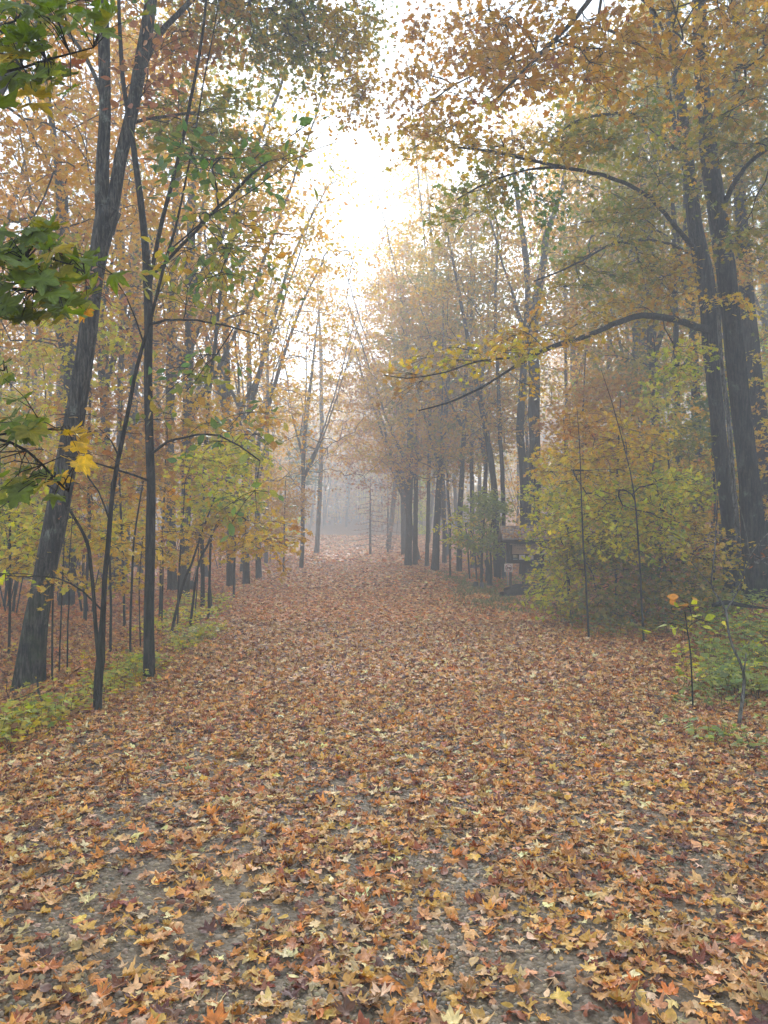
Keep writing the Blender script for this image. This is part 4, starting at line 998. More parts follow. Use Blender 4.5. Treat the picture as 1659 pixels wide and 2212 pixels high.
# ------------------------------------------------------------------ forest fill: copies of a few prototypes
def proto(kind):
    """returns a list of (mesh, part name) built at the origin"""
    t = Tree([0, 0, 0], M_BARKF, 9)
    if kind in ('stout', 'slim', 'bare', 'tallgold', 'thin', 'dark'):
        H_ = {'stout': 19, 'slim': 17, 'bare': 17, 'tallgold': 20, 'thin': 14, 'dark': 18}[kind]; r = {'stout': .21, 'slim': .13, 'bare': .14, 'tallgold': .17, 'thin': .075, 'dark': .16}[kind]
        cr = {'stout': 3.6, 'slim': 2.8, 'bare': 3.4, 'tallgold': 3.0, 'thin': 1.9, 'dark': 3.2}[kind]; hb = {'stout': .38, 'slim': .42, 'bare': .35, 'tallgold': .3, 'thin': .45, 'dark': .33}[kind]
        b = rng.normal(0, .25, 2)
        pts = [[b[0] * math.sin(3.14 * h) + .5 * h * b[1], b[1] * math.sin(3.14 * h), -.3 + H_ * h, r * (1 - .3 * h) if h < .7 else r * max(.1, 1 - .3 * h - (h - .7) * 2.2)] for h in (0, .1, .25, .45, .7, .88, 1)]
        t.stem(pts, .35, open_from=hb * .9, wiggle=.03)
        c = smooth_path(np.array(pts), .4)
        for k in range({'stout': 3, 'bare': 3}.get(kind, 1)):
            p = c[int(len(c) * (hb + .2 * rng.random()))]; a = rng.uniform(0, 6.28); L = H_ * (1 - hb) * .8
            t.stem([list(p)] + [[p[0] + math.cos(a) * L * .35 * h, p[1] + math.sin(a) * L * .35 * h, p[2] + L * h, p[3] * .36 * (1 - .8 * h) + .008] for h in (.25, .6, 1)], limb=True, wiggle=.05, open_from=.2)
        n = {'bare': 120, 'thin': 70}.get(kind, 170)
        T = []
        while len(T) < n:
            h = rng.random() ** .9; pr = cr * math.sin(math.pi * (.1 + .87 * h)) ** .6
            a = rng.uniform(0, 6.28); rr = pr * math.sqrt(rng.random()); q = c[min(len(c) - 1, int(len(c) * (hb + (1 - hb) * h)))]
            if vnoise(math.cos(a) * rr * .9 + 5, h * 5, 2.0 * len(kind)) < -.35:
                continue
            T.append([q[0] + math.cos(a) * rr, q[1] + math.sin(a) * rr, q[2] + rng.normal(0, .3)])
        tips = t.grow(np.array(T), up=.8 if kind == 'bare' else .45, seg=.6, tip_r=.008, rcap=.06)
        t.foliate(tips, {'stout': 'rust', 'slim': 'gold', 'bare': 'orange', 'tallgold': 'orange', 'thin': 'yellow', 'dark': 'olive'}[kind], 6 if kind == 'bare' else 15, .60, .17, 'kite', tilt=.7, thick=.15)
    else:                                  # understory
        H_ = {'understory': 5.0, 'bushy': 3.0, 'upright': 7.0}[kind]; r = .035
        t.stem([[0, 0, -.2, r], [.1, .05, H_ * .4, r * .8], [-.05, .1, H_ * .8, r * .5], [.1, 0, H_, .008]], .1, open_from=.15, wiggle=.03)
        if kind != 'upright':
            for k in range(4):
                a = rng.uniform(0, 6.28); q = [[math.cos(a) * .1, math.sin(a) * .1, -.2, .02]] + [[math.cos(a) * H_ * .3 * h, math.sin(a) * H_ * .3 * h, H_ * .8 * h, .018 * (1 - .6 * h)] for h in (.3, .6, 1)]
                t.stem(q, 0, wiggle=.03, open_from=.2)
        T = []
        for _ in range({'understory': 70, 'bushy': 55, 'upright': 60}[kind]):
            h = rng.random(); a = rng.uniform(0, 6.28); rr = (1.9 if kind == 'understory' else 1.3) * math.sqrt(rng.random()) * math.sin(math.pi * (.2 + .75 * h))
            T.append([math.cos(a) * rr, math.sin(a) * rr, H_ * (.2 + .85 * h)])
        tips = t.grow(np.array(T), up=.2, tip_r=.003, rcap=.02)
        t.foliate(tips, 'yellow' if kind == 'understory' else 'lime', 30, .42, .12, 'star', tilt=.65, thick=.06)
    t.finish_branches()
    for lm in t.limbs:
        t.tr.v += lm.v; t.tr.f += [f + t.tr.n for f in lm.f]; t.tr.c += lm.c; t.tr.mats += lm.mats; t.tr.n += lm.n
    tr, br, lf = t.tr.build('trunk', M_BARKF, None, (0, 0, 0), True, False), t.br.build('branches', M_BARKF, None, (0, 0, 0), True, False), t.lf.build('crown', M_LEAF)
    ms = [(tr.data, 'trunk'), (br.data, 'branches'), (lf.data, 'crown')]
    for o in (tr, br, lf):
        bpy.data.objects.remove(o)
    return ms


PROTO = {k: [proto(k) for _ in range(2 if k in ('stout', 'slim', 'understory', 'thin') else 1)] for k in ('stout', 'slim', 'bare', 'tallgold', 'thin', 'dark', 'understory', 'bushy', 'upright')}
TINT = {'gold': (1, 1, 1), 'rust': (1.0, .80, .9), 'green': (.62, .95, .9), 'pale': (1.1, 1.1, 1.2)}


def place(kind, x, y, sc, label, group, name, cat, tint=(1, 1, 1), rot=None, sx=1.0, lean=0.0):
    ms = PROTO[kind][rng.integers(0, len(PROTO[kind]))]
    r = empty(name, (x, y, float(H(x, y)))); r.rotation_euler = (rng.normal(0, .02), lean, rng.uniform(0, 6.28) if rot is None else rot); r.scale = (sc * sx, sc * sx, sc)
    tag(r, label, cat, group)
    for me, pn in ms:
        o = bpy.data.objects.new(pn, me); COL.objects.link(o); o.parent = r
        if pn == 'crown':
            o.color = (*tint, 1)
    return r


taken = []


def free(x, y, dmin):
    for (a, b) in taken:
        if (a - x) ** 2 + (b - y) ** 2 < dmin * dmin:
            return False
    taken.append((x, y)); return True


def side_word(x):
    return 'left' if x < 0 else 'right'


def fill():
    # a wall of misty trunks where the path bends away, then woods on both sides
    n = 0; tries = 0
    while n < 44 and tries < 3000:                     # far end of the path
        tries += 1
        y = rng.uniform(76, 112); x = rng.uniform(-.21, .12) * y
        if y < 90 and abs(x + 5) < 4.5: continue
        if not free(x, y, 1.7): continue
        k = ['slim', 'thin', 'bare', 'thin', 'bare', 'thin'][rng.integers(0, 6)]
        place(k, x, y, rng.uniform(.75, 1.05), 'pale misty trunk in the row that closes the far end of the path', 'misty trees closing the far end of the path', 'misty_tree', 'tree'); n += 1
    spec = [('left', 22, 38, 20, 2.6), ('left', 38, 72, 32, 2.6), ('right', 22, 38, 17, 2.6), ('right', 38, 72, 28, 2.6)]
    for side, y0, y1, cnt, dm in spec:
        n = 0; tries = 0
        while n < cnt and tries < 4000:
            tries += 1
            y = rng.uniform(y0, y1)
            m = .56 * y + 3
            if side == 'left':
                x = rng.uniform(-m, np.interp(y, YL, XL) - 1.2)
            else:
                x = rng.uniform(np.interp(y, YL, XR) + 2.0, m)
            if y < 30 and 2 < x < 8: continue
            if not free(x, y, dm): continue
            deep = abs(x) > .30 * y
            tall = ['stout', 'slim', 'tallgold', 'dark', 'thin', 'bare'] if side == 'right' else ['stout', 'slim', 'bare', 'thin', 'bare', 'bare']
            k = tall[rng.integers(0, 6)]
            if side == 'left' and not deep: k = ['bare', 'bare', 'thin', 'bare', 'bare'][rng.integers(0, 5)]
            if side == 'right' and not deep: k = ['slim', 'bare', 'thin', 'bare', 'thin'][rng.integers(0, 5)]
            tint = [TINT['gold'], TINT['rust'], TINT['green'], TINT['pale']][rng.integers(0, 4) if side == 'right' else rng.integers(0, 2)]
            word = {'stout': 'stout', 'slim': 'slim', 'tallgold': 'tall', 'dark': 'olive leaved', 'thin': 'very thin', 'bare': 'nearly bare'}[k]
            where = ('deep in' if deep else 'near the path in') + ' the ' + ('hazy' if y1 < 40 else 'mist filled') + ' wood ' + side + ' of the path'
            grp = word + ' trees ' + where
            place(k, x, y, rng.uniform(.8, 1.12), word + ' tree standing ' + where, grp, 'maple_tree' if k != 'dark' else 'olive_leaved_tree', 'tree', tint); n += 1
    n = 0
    while n < 20:
        y = rng.uniform(76, 108); x = rng.uniform(-.2, .1) * y
        if (y < 86 and abs(x + 5) < 4.5) or not free(x, y, 1.0): continue
        place('upright' if n % 2 else 'understory', x, y, rng.uniform(.8, 1.3), 'pale young tree under the misty trees at the far end of the path', 'young trees closing the far end of the path', 'young_maple', 'young tree', (1, .95, .9)); n += 1
    # understory
    for side, y0, y1, cnt in (('left', 13, 24, 12), ('left', 24, 50, 22), ('right', 15, 28, 12), ('right', 28, 55, 24)):
        n = 0; tries = 0
        while n < cnt and tries < 3000:
            tries += 1
            y = rng.uniform(y0, y1); m = .54 * y + 1
            x = rng.uniform(-m, np.interp(y, YL, XL) - .8) if side == 'left' else rng.uniform(np.interp(y, YL, XR) + (3.2 if y < 30 else 1.0), m)
            if side == 'left' and y < 20 and x > -5.2: continue
            if not free(x, y, 1.3): continue
            k = ['understory', 'bushy', 'upright'][rng.integers(0, 3)]
            tint = [(1, .85, .8), (1, .95, 1), (.75, .95, .9), (1, .72, .75)][rng.integers(0, 4)]
            word = {'understory': 'spreading', 'bushy': 'low bushy', 'upright': 'upright'}[k]; where = ('close' if y1 < 30 else 'distant') + ' wood ' + side + ' of the path'
            place(k, x, y, rng.uniform(.7, 1.15), word + ' young maple growing under the trees of the ' + where, word + ' young maples in the ' + where, 'young_maple', 'young tree', tint); n += 1


fill()


def distant_woods():
    so, tr = Soup(), Soup()
    n = 0
    while n < 560:
        y = rng.uniform(40, 148); x = rng.uniform(-120, 120)
        if n > 360: x, y = rng.uniform(-70, 70), rng.uniform(98, 140)
        if abs(x) < .60 * y + 4 and y < 98: continue
        n += 1
        z = float(H(x, y)); h = rng.uniform(15, 21); r = rng.uniform(.1, .22)
        tube(tr, [[x, y, z - .3], [x + rng.normal(0, .2), y, z + h * .5], [x + rng.normal(0, .5), y, z + h * .95]], [r, r * .8, .03], 5)
        m = 620; hh = rng.random(m); a = rng.uniform(0, 6.28, m); rr = (3.6 * np.sin(np.pi * (.12 + .8 * hh)) ** .7) * np.sqrt(rng.random(m))
        pos = np.stack([x + np.cos(a) * rr, y + np.sin(a) * rr, z + h * (.32 + .7 * hh)], -1)
        low = rng.random(m) < .42; pos[low, 2] = z + 7.5 * rng.random(low.sum())
        c = pick(['orange', 'gold', 'rust', 'olive'][rng.integers(0, 4)], m)
        add_leaves(so, pos, rand_normals(m, .8), rng.normal(0, 1, (m, 3)), rng.uniform(.35, .65, m), c, 'kite', .2)
    a = tr.build('forest', M_BARKF, None, (0, 0, 0), True, False); tag(a, 'far-off tree trunks fading into the mist', kind='stuff')
    b = so.build('foliage', M_LEAF); tag(b, 'far-off autumn foliage fading into the mist', kind='stuff')


distant_woods()


# evergreens and the dark twiggy conifer in the mist
def conifer(name, label, u, d, h, r, pal, dens=1.0, cb=.1):
    b = GP(u, d); t = Tree(b, M_BARKF, 7)
    t.stem([[b[0], b[1], b[2] - .2, .09], [b[0], b[1], b[2] + h * .5, .06], [b[0], b[1], b[2] + h, .012]], .1)
    pos, nr, tp = [], [], []
    nb = int(h * 7)
    for k in range(nb):
        f = cb + (1 - cb) * k / nb; z = b[2] + h * f; a = k * 2.4 + rng.normal(0, .2); L = r * (1 - f) ** .8 * rng.uniform(.75, 1.1) + .15
        q = np.array([[b[0] + math.cos(a) * L * s_, b[1] + math.sin(a) * L * s_, z - .18 * L * s_ + .06 * L * s_ * s_] for s_ in (0, .35, .7, 1)])
        tube(t.br, q, [.018, .012, .008, .004], 4)
        m = int(60 * L * dens)
        s_ = rng.random(m) ** .7; c = q[0] + (q[-1] - q[0]) * s_[:, None]
        sd = np.array([-math.sin(a), math.cos(a), 0]); off = rng.normal(0, .22, m) * (1.15 - s_) * L * .8
        pos.append(c + sd * off[:, None] + rng.normal(0, .04, (m, 3)) - np.array([0, 0, .1]) * np.abs(off)[:, None])
        dr = np.array([math.cos(a), math.sin(a), -.2]); tp.append(dr + sd * np.sign(off)[:, None] * .8)
        nr.append(rng.normal(0, .35, (m, 3)) + [0, 0, 1])
    pos = np.vstack(pos); n = len(pos)
    add_leaves(t.lf, pos, np.vstack(nr), np.vstack(tp), rng.uniform(.16, .3, n), pick(pal, n), 'lance', .2)
    t.build(name, label, 'conifer')


conifer('hemlock_tree', 'dark green hemlock in the mist above the left side of the path', 655, 52, 9.5, 2.6, 'pine', 1.0, .5)
conifer('spruce_tree', 'bare twiggy brown conifer in the mist at the right path edge', 800, 50, 5.2, 1.8, 'brown', .3, .12)
conifer('spruce_tree', 'smaller brown conifer leaning into the mist next to the twiggy one', 838, 54, 4.2, 1.3, 'brown', .3, .12)


# ------------------------------------------------------------------ low growth
def plants():
    so = Soup()

    def herb(x, y, hgt, nl, size, pal, shape='star', spread=.16):
        n = len(x)
        z = H(x, y)
        top = np.stack([x + rng.normal(0, .04, n), y + rng.normal(0, .04, n), z + hgt * rng.uniform(.5, 1.2, n)], -1)
        for k in range(n):
            tube(so, [[x[k], y[k], z[k] - .02], (np.array([x[k], y[k], z[k]]) + top[k]) / 2 + rng.normal(0, .01, 3), top[k]], [.003, .0025, .002], 3)
            so.c[-1] = np.broadcast_to(np.array([.12, .09, .04], np.float32), so.c[-1].shape)
        ci = np.repeat(np.arange(n), nl); m = len(ci); th = rng.uniform(0, 6.28, m); rr = spread * np.sqrt(rng.random(m))
        pos = top[ci] + np.stack([np.cos(th) * rr, np.sin(th) * rr, rng.uniform(-.35, .05, m) * hgt], -1)
        tip = np.stack([np.cos(th), np.sin(th), np.full(m, -.25)], -1)
        add_leaves(so, pos, rand_normals(m, .35), tip, size * rng.uniform(.6, 1.2, m), pick(pal, m), shape, .2)

    # left verge: yellow green seedlings along the edge
    n = 1300; y = rng.uniform(4.0, 13, n); x = np.interp(y, YL, XL) - .15 + rng.normal(0, .12, n) - .25 * rng.random(n)
    k = (vnoise(x * 2, y * 1.6, 5) + vnoise(x * .8, y * 2.6, 1) * .5 > -.35); h1 = k & (rng.random(n) < .55); h2 = k & ~h1
    herb(x[h1], y[h1], .15, 5, .07, 'verge'); herb(x[h2], y[h2], .08, 4, .06, 'yellow')
    n = 160; y = rng.uniform(4.5, 12, n); x = -3.3 - 2.2 * rng.random(n); herb(x, y, .12, 4, .07, 'yellow')
    n = 160; y = rng.uniform(12, 19, n); x = np.interp(y, YL, XL) - .3 - 1.1 * rng.random(n); herb(x, y, .25, 7, .09, 'lime')
    o = so.build('undergrowth', M_LEAF); tag(o, 'low yellow green seedlings along the left verge of the path', kind='stuff')
    so = Soup(); 

    def herb2(*a, **k):
        return herb(*a, **k)
    globals()['_dummy'] = 0
    return herb


def right_cover():
    so = Soup()

    def herb(x, y, hgt, nl, size, pal, spread=.16):
        n = len(x); z = H(x, y)
        top = np.stack([x + rng.normal(0, .04, n), y + rng.normal(0, .04, n), z + hgt * rng.uniform(.5, 1.2, n)], -1)
        ci = np.repeat(np.arange(n), nl); m = len(ci); th = rng.uniform(0, 6.28, m); rr = spread * np.sqrt(rng.random(m))
        pos = top[ci] + np.stack([np.cos(th) * rr, np.sin(th) * rr, rng.uniform(-.35, .05, m) * hgt], -1)
        tip = np.stack([np.cos(th), np.sin(th), np.full(m, -.25)], -1)
        for k in range(n):
            tube(so, [[x[k], y[k], z[k] - .02], top[k]], [.003, .002], 3)
            so.c[-1] = np.broadcast_to(np.array([.10, .08, .04], np.float32), so.c[-1].shape)
        add_leaves(so, pos, rand_normals(m, .35), tip, size * rng.uniform(.6, 1.2, m), pick(pal, m), 'star', .2)

    n = 650; y = rng.uniform(7, 13, n); x = .40 * y + .15 + rng.random(n) * .22 * y
    k = vnoise(x * 1.4, y * 1.2, 2) > -.3; herb(x[k], y[k], .24, 7, .085, 'shrub')
    n = 260; y = rng.uniform(7.4, 13, n); x = .36 * y + .2 + rng.random(n) * .2 * y; herb(x, y, .2, 5, .08, 'lime')
    n = 260; y = rng.uniform(5.2, 8.2, n); x = .33 * y + .15 + rng.random(n) * .30 * y
    k = vnoise(x * 2.2, y * 2, 3) > .05; herb(x[k], y[k], .09, 6, .065, 'shrub')
    n = 350; y = rng.uniform(11.5, 17, n); x = 3.1 + rng.random(n) * (y * .36 - 2); herb(x, y, .22, 6, .085, 'olive')
    n = 240; y = rng.uniform(19, 27, n); x = np.interp(y, YL, XR) + .8 + rng.random(n) * 2.6; herb(x, y, .25, 6, .1, 'olive')
    tag(so.build('undergrowth', M_LEAF), 'green maple seedlings covering the right bank below the dark maples', kind='stuff')
    # low plants round the timbers and stumps
    so2 = Soup(); n = 9000
    y = rng.uniform(15.5, 33, n); c = np.interp(y, [15, 18, 22, 26, 33], [2.6, 2.4, 2.5, 2.6, 2.2]); x = c + rng.normal(0, .45, n) + .3
    k = vnoise(x * 2, y * .9, 6) > -.25; x, y = x[k], y[k]; n = len(x); z = H(x, y)
    h = rng.uniform(.05, .16, n); a = rng.uniform(0, 6.28, n); w = .006
    bx = np.stack([np.cos(a) * w, np.sin(a) * w, np.zeros(n)], -1); p0 = np.stack([x, y, z - .01], -1); ln = rng.normal(0, .05, (n, 3)); ln[:, 2] = 0
    v = np.stack([p0 - bx, p0 + bx, p0 + ln * .4 + np.stack([0 * x, 0 * x, h * .6], -1) + bx * .7, p0 + ln + np.stack([0 * x, 0 * x, h], -1)], 1)
    f = np.array([[0, 1, 2], [0, 2, 3]])
    so2.add(v.reshape(-1, 3), (f[None] + (np.arange(n) * 4)[:, None, None]).reshape(-1, 3), np.repeat(np.array([.16, .19, .06]) * rng.uniform(.6, 1.4, (n, 1)), 2, axis=0))
    tag(so2.build('grass', M_LEAF), 'short green grass strip along the right edge of the path', kind='stuff')


plants()
right_cover()


# ------------------------------------------------------------------ notice board, sign, timbers, stumps
def boxes(lst, mat, name, parent, origin, bevel=.006):
    s = Soup()
    for (cx, cy, cz, sx, sy, sz, *rot) in lst:
        c = np.array([[x, y, z] for x in (-.5, .5) for y in (-.5, .5) for z in (-.5, .5)]) * [sx, sy, sz]
        if rot:
            a = rot[0]; R = np.array([[1, 0, 0], [0, math.cos(a), -math.sin(a)], [0, math.sin(a), math.cos(a)]]); c = c @ R.T
        q = [[0, 1, 3, 2], [4, 6, 7, 5], [0, 4, 5, 1], [2, 3, 7, 6], [0, 2, 6, 4], [1, 5, 7, 3]]
        f = [[a_, b_, c_] for a_, b_, c_, d_ in q] + [[a_, c_, d_] for a_, b_, c_, d_ in q]
        s.add(c + [cx, cy, cz], f)
    o = s.build(name, mat, parent, (0, 0, 0), False, False)
    if bevel:
        # weld triangles pairs back is not needed for the bevel of box edges
        m = o.modifiers.new('bevel', 'BEVEL'); m.width = bevel; m.segments = 1; m.limit_method = 'ANGLE'
    return o


M_DWOOD = plain('dark_stained_wood', (.022, .013, .009), .7, .35, 9, (1, 1, 6), .5)
M_POST = plain('brown_post_wood', (.075, .048, .034), .8, .3, 9, (6, 6, 1), .5)
M_SHING = plain('sky_sheen_shingle', (.40, .31, .27), .85, .45, 7, (3, 1, 1), .6)  # shingle colour lightened to include the sky reflected on the roof
M_PANEL = plain('tan_panel', (.52, .38, .27), .6, .15, 2, (1, 1, 1), .1)
M_PAPER = plain('paper', (.72, .62, .58), .7, .06, 3)
M_PAPER2 = plain('yellow_paper', (.50, .42, .24), .7, .06, 3)
M_PAPER3 = plain('grey_paper', (.40, .46, .46), .7, .2, 12)
M_INK = plain('brown_ink', (.10, .06, .05), .8, .1, 3)
M_RED = plain('sign_red', (.30, .035, .03), .5, .15, 20)
M_SIGN = plain('sign_face', (.75, .62, .54), .5, .08, 12)
M_CHAR = plain('rotting_timber', (.040, .035, .030), .9, .5, 7, (1, 5, 5), .9)
M_STUMP = bark_material('stump_bark', (.02, .017, .014), (.08, .068, .055), .9)
M_CUT = plain('cut_wood', (.36, .28, .2), .8, .25, 10)

KD = 24.0
kb = GP(1147, KD)
kk = empty('notice_board', kb); tag(kk, 'dark wooden trail notice board with leaf strewn shingle roof beside the green bush', 'notice board')
UM = KD / F                                # metres per picture unit here


def kx(u): return (u - 1147) * UM


def kz(v): return float(P(1147, v, KD)[2] - kb[2])


for ul in (1131, 1172):
    boxes([(kx(ul), .03, kz(1217) / 2 - .05, .10, .10, kz(1217) + .3)], M_DWOOD, 'leg', kk, (0, 0, 0))
zt, zb = kz(1170), kz(1217)
boxes([(kx(1097), 0, (zt + zb) / 2, .11, .12, zt - zb), (kx(1203), 0, (zt + zb) / 2, .11, .12, zt - zb), (kx(1150), .002, zb + .06, kx(1203) - kx(1097) - .112, .115, .12),
       (kx(1150), .002, zt - .035, kx(1203) - kx(1097) - .112, .115, .07)], M_DWOOD, 'frame', kk, (0, 0, 0))
boxes([(kx(1150), .03, (zt + zb) / 2, kx(1203) - kx(1097) - .115, .03, zt - zb - .19)], M_DWOOD, 'backboard', kk, (0, 0, 0), 0)
pz1, pz0 = kz(1173.5), kz(1197)
hp = boxes([(kx(1152), -.005, (pz0 + pz1) / 2, kx(1197) - kx(1105), .03, pz1 - pz0)], M_PANEL, 'header_panel', kk, (0, 0, 0), .004)
# lines of engraved writing too small to read in the photograph
ink = []
for r_, (x0, x1) in enumerate([(1112, 1150), (1110, 1134), (1138, 1188), (1116, 1182), (1120, 1170)]):
    zz = pz1 - .035 - .042 * r_
    x = x0
    while x < x1:
        w = rng.uniform(2, 5.5); ink.append((kx(x + w / 2), -.0215, zz, w * UM, .003, .012)); x += w + 1.3
boxes(ink, M_INK, 'lettering', hp, (0, 0, 0), 0)
for (u0, u1, v0, v1, m) in ((1108, 1117.5, 1199, 1204.5, M_PAPER2), (1108, 1117.5, 1207, 1212, M_PAPER3), (1121, 1134, 1198.5, 1214, M_PAPER), (1140, 1152, 1200, 1213, M_PAPER)):
    boxes([(kx((u0 + u1) / 2), .008, (kz(v0) + kz(v1)) / 2, (u1 - u0) * UM, .006, kz(v0) - kz(v1))], m, 'notice', kk, (0, 0, 0), 0)
# roof: two slopes of overlapping shingle courses on rafters
ridge_z, eave_z = kz(1139), kz(1165); hw = (1218 - 1080) / 2 * UM; xc = kx(1149); run = .48
sl = math.atan2(ridge_z - eave_z, run)
sh = []
for side in (-1, 1):
    nrow = 7; Ls = math.hypot(run, ridge_z - eave_z)
    for r_ in range(nrow):
        f = (r_ + .5) / nrow; yy = side * run * (1 - f); zz = eave_z + (ridge_z - eave_z) * f
        x = -hw
        while x < hw - .02:
            w = min(rng.uniform(.09, .17), hw - x)
            sh.append((xc + x + w / 2, yy, zz + .012 + rng.uniform(0, .008), w - .007, Ls / nrow * 1.45, .014, (sl + .12) * (1 if side < 0 else -1))); x += w
rf = boxes(sh, M_SHING, 'roof', kk, (0, 0, 0), 0)
boxes([(xc, 0, ridge_z + .03, 2 * hw, .10, .03)], M_SHING, 'ridge_cap', rf, (0, 0, 0), .004)
boxes([(xc, -run + .01, eave_z - .055, 2 * hw - .01, .03, .10), (xc, run - .01, eave_z - .055, 2 * hw - .01, .03, .10), (xc - hw + .03, 0, eave_z - .055, .03, 2 * run - .09, .09), (xc + hw - .03, 0, eave_z - .055, .03, 2 * run - .09, .09)],
      M_DWOOD, 'fascia', rf, (0, 0, 0), .004)
# leaves fallen on the roof
so = Soup(); n = 420; x = xc + rng.uniform(-hw, hw, n); f = rng.random(n) ** 1.4 * .95; z = eave_z + (ridge_z - eave_z) * f + .035
so.add(np.zeros((3, 3)), [[0, 1, 2]]); so = Soup()
add_leaves(so, np.stack([x, -run * (1 - f) - .01, z + .01], -1), norm(np.array([0, -.5, 1.0]) + rng.normal(0, .3, (n, 3))), rng.normal(0, 1, (n, 3)), rng.uniform(.05, .1, n), pick('litter', n), 'star', .3)
o = so.build('fallen_leaves', M_LITTER); o.location = kb; tag(o, 'brown leaves fallen on the shingle roof of the notice board', kind='stuff')

# no-vehicles sign on its post
SD = 23.3
sb = GP(1100, SD); us = SD / F
sg = empty('trail_sign', sb); tag(sg, 'small square sign with red crossed-out quad bike on a wooden post', 'sign')


def sx(u): return (u - 1100) * us


def sz_(v): return float(P(1100, v, SD)[2] - sb[2])


boxes([(sx(1102.5), .045, sz_(1236) / 2, .075, .075, sz_(1230) + .4)], M_POST, 'post', sg, (0, 0, 0), .006)
boxes([(sx(1096.8), .03, sz_(1240) / 2, .018, .03, sz_(1234) + .3)], plain('light_edge_strip', (.35, .35, .34), .5, .1), 'post_edge', sg, (0, 0, 0), .002)  # added pale strip, draws the light edge of the wooden post
cz = (sz_(1219) + sz_(1250)) / 2; cz = sz_(1234.5) ; W = 18 * us
cz = sz_(1226.5 + 7.5 - .0) if False else sz_(1226.7)
face = boxes([(sx(1098), 0, cz, W, .008, W)], M_SIGN, 'face', sg, (0, 0, 0), .002)


def flat(name, polys, mat, parent, y):
    s = Soup()
    for pts, f in polys:
        q = np.array([[p[0], y, p[1]] for p in pts]); s.add(q, f)
    return s.build(name, mat, parent, (0, 0, 0), False, False)


def ring(cx, cz_, r0, r1, n=32):
    a = np.linspace(0, 2 * math.pi, n, endpoint=False); o_ = [(cx + r1 * math.cos(t), cz_ + r1 * math.sin(t)) for t in a]; i_ = [(cx + r0 * math.cos(t), cz_ + r0 * math.sin(t)) for t in a]
    f = []
    for k in range(n):
        j = (k + 1) % n; f += [[k, j, n + j], [k, n + j, n + k]]
    return (o_ + i_, f)


def poly(pts):
    return (pts, [[0, k, k + 1] for k in range(1, len(pts) - 1)])


cxs = sx(1098); u_ = W / 36.0
bar = lambda x0, z0, x1, z1, w: poly([(cxs + x0 * u_ - (z1 - z0) / math.hypot(x1 - x0, z1 - z0) * w / 2 * u_, cz + z0 * u_ + (x1 - x0) / math.hypot(x1 - x0, z1 - z0) * w / 2 * u_),
                                      (cxs + x0 * u_ + (z1 - z0) / math.hypot(x1 - x0, z1 - z0) * w / 2 * u_, cz + z0 * u_ - (x1 - x0) / math.hypot(x1 - x0, z1 - z0) * w / 2 * u_),
                                      (cxs + x1 * u_ + (z1 - z0) / math.hypot(x1 - x0, z1 - z0) * w / 2 * u_, cz + z1 * u_ - (x1 - x0) / math.hypot(x1 - x0, z1 - z0) * w / 2 * u_),
                                      (cxs + x1 * u_ - (z1 - z0) / math.hypot(x1 - x0, z1 - z0) * w / 2 * u_, cz + z1 * u_ + (x1 - x0) / math.hypot(x1 - x0, z1 - z0) * w / 2 * u_)])
flat('vehicle_symbol', [ring(cxs - 6 * u_, cz - 3 * u_, 1.6 * u_, 4 * u_, 20), ring(cxs + 7 * u_, cz - 2 * u_, 1.6 * u_, 4.6 * u_, 20),
                        poly([(cxs - 6 * u_, cz - 1.5 * u_), (cxs + 7 * u_, cz - 2.5 * u_), (cxs + 10 * u_, cz + 3.5 * u_), (cxs + 2 * u_, cz + 3.2 * u_), (cxs - 3 * u_, cz + 1.2 * u_), (cxs - 7 * u_, cz + 3.4 * u_), (cxs - 8.5 * u_, cz + 2.6 * u_)]),
                        bar(-6, 2.4, -9, 5.2, 1.5)], M_INK, face, -.0052)
flat('prohibition_ring', [ring(cxs, cz, 12.2 * u_, 14.6 * u_), bar(-9, 8.6, 9, -8.6, 2.4)], M_RED, face, -.0064)


# rotting timbers in front of the sign
def timber(label, pts, w, h, name='old_timber'):
    s = Soup(); P0 = np.array(pts[0]); q = smooth_path(np.array(pts), .12); n = len(q); t = norm(np.gradient(q, axis=0)); a = norm(np.cross(t, [0, 0, 1.0]))
    prof = [(-.5, 0), (-.5, .8), (-.36, 1), (0, .93), (.34, 1.02), (.5, .8), (.5, 0)]
    v = []
    for k in range(n):
        for (px, pz) in prof:
            v.append(q[k] + a[k] * px * w * (1 + .08 * math.sin(k * 1.9 + px * 5)) + np.array([0, 0, pz * h * (1 + .10 * math.sin(k * 1.3 + px * 7)) + rng.normal(0, .006)]))
    m = len(prof); f = []
    for k in range(n - 1):
        for j in range(m - 1):
            i0 = k * m + j; f += [[i0, i0 + 1, i0 + m + 1], [i0, i0 + m + 1, i0 + m]]
    for e in (0, (n - 1) * m):
        f += [[e, e + j, e + j + 1] for j in range(1, m - 1)]
    s.add(v, f)
    o = s.build(name, M_CHAR, None, tuple(P0), False, False); tag(o, label, 'timber')


def gp3(u, d, dz=0.0):
    g_ = GP(u, d); return [g_[0], g_[1], g_[2] + dz]


timber('dark rotting timber lying on the ground in front of the crossed-out vehicle sign', [gp3(1086, 20.6, -.03), gp3(1110, 20.9, 0), gp3(1135, 21.3, .04), gp3(1168, 21.8, .03)], .26, .20)
timber('leaf dusted timber lying just behind the front dark timber', [gp3(1094, 21.9, -.03), gp3(1128, 22.3, .02), gp3(1172, 22.9, 0)], .24, .24)


def stump(name, label, rows, d, cat='stump', mat=None, cut=True):
    q = stem_px(rows, d); t = Tree([q[0][0], q[0][1], q[0][2] + .15], mat or M_STUMP, 12)
    t.stem(q, .35, rough=.09)
    root = t.build(name, label, cat)
    return root


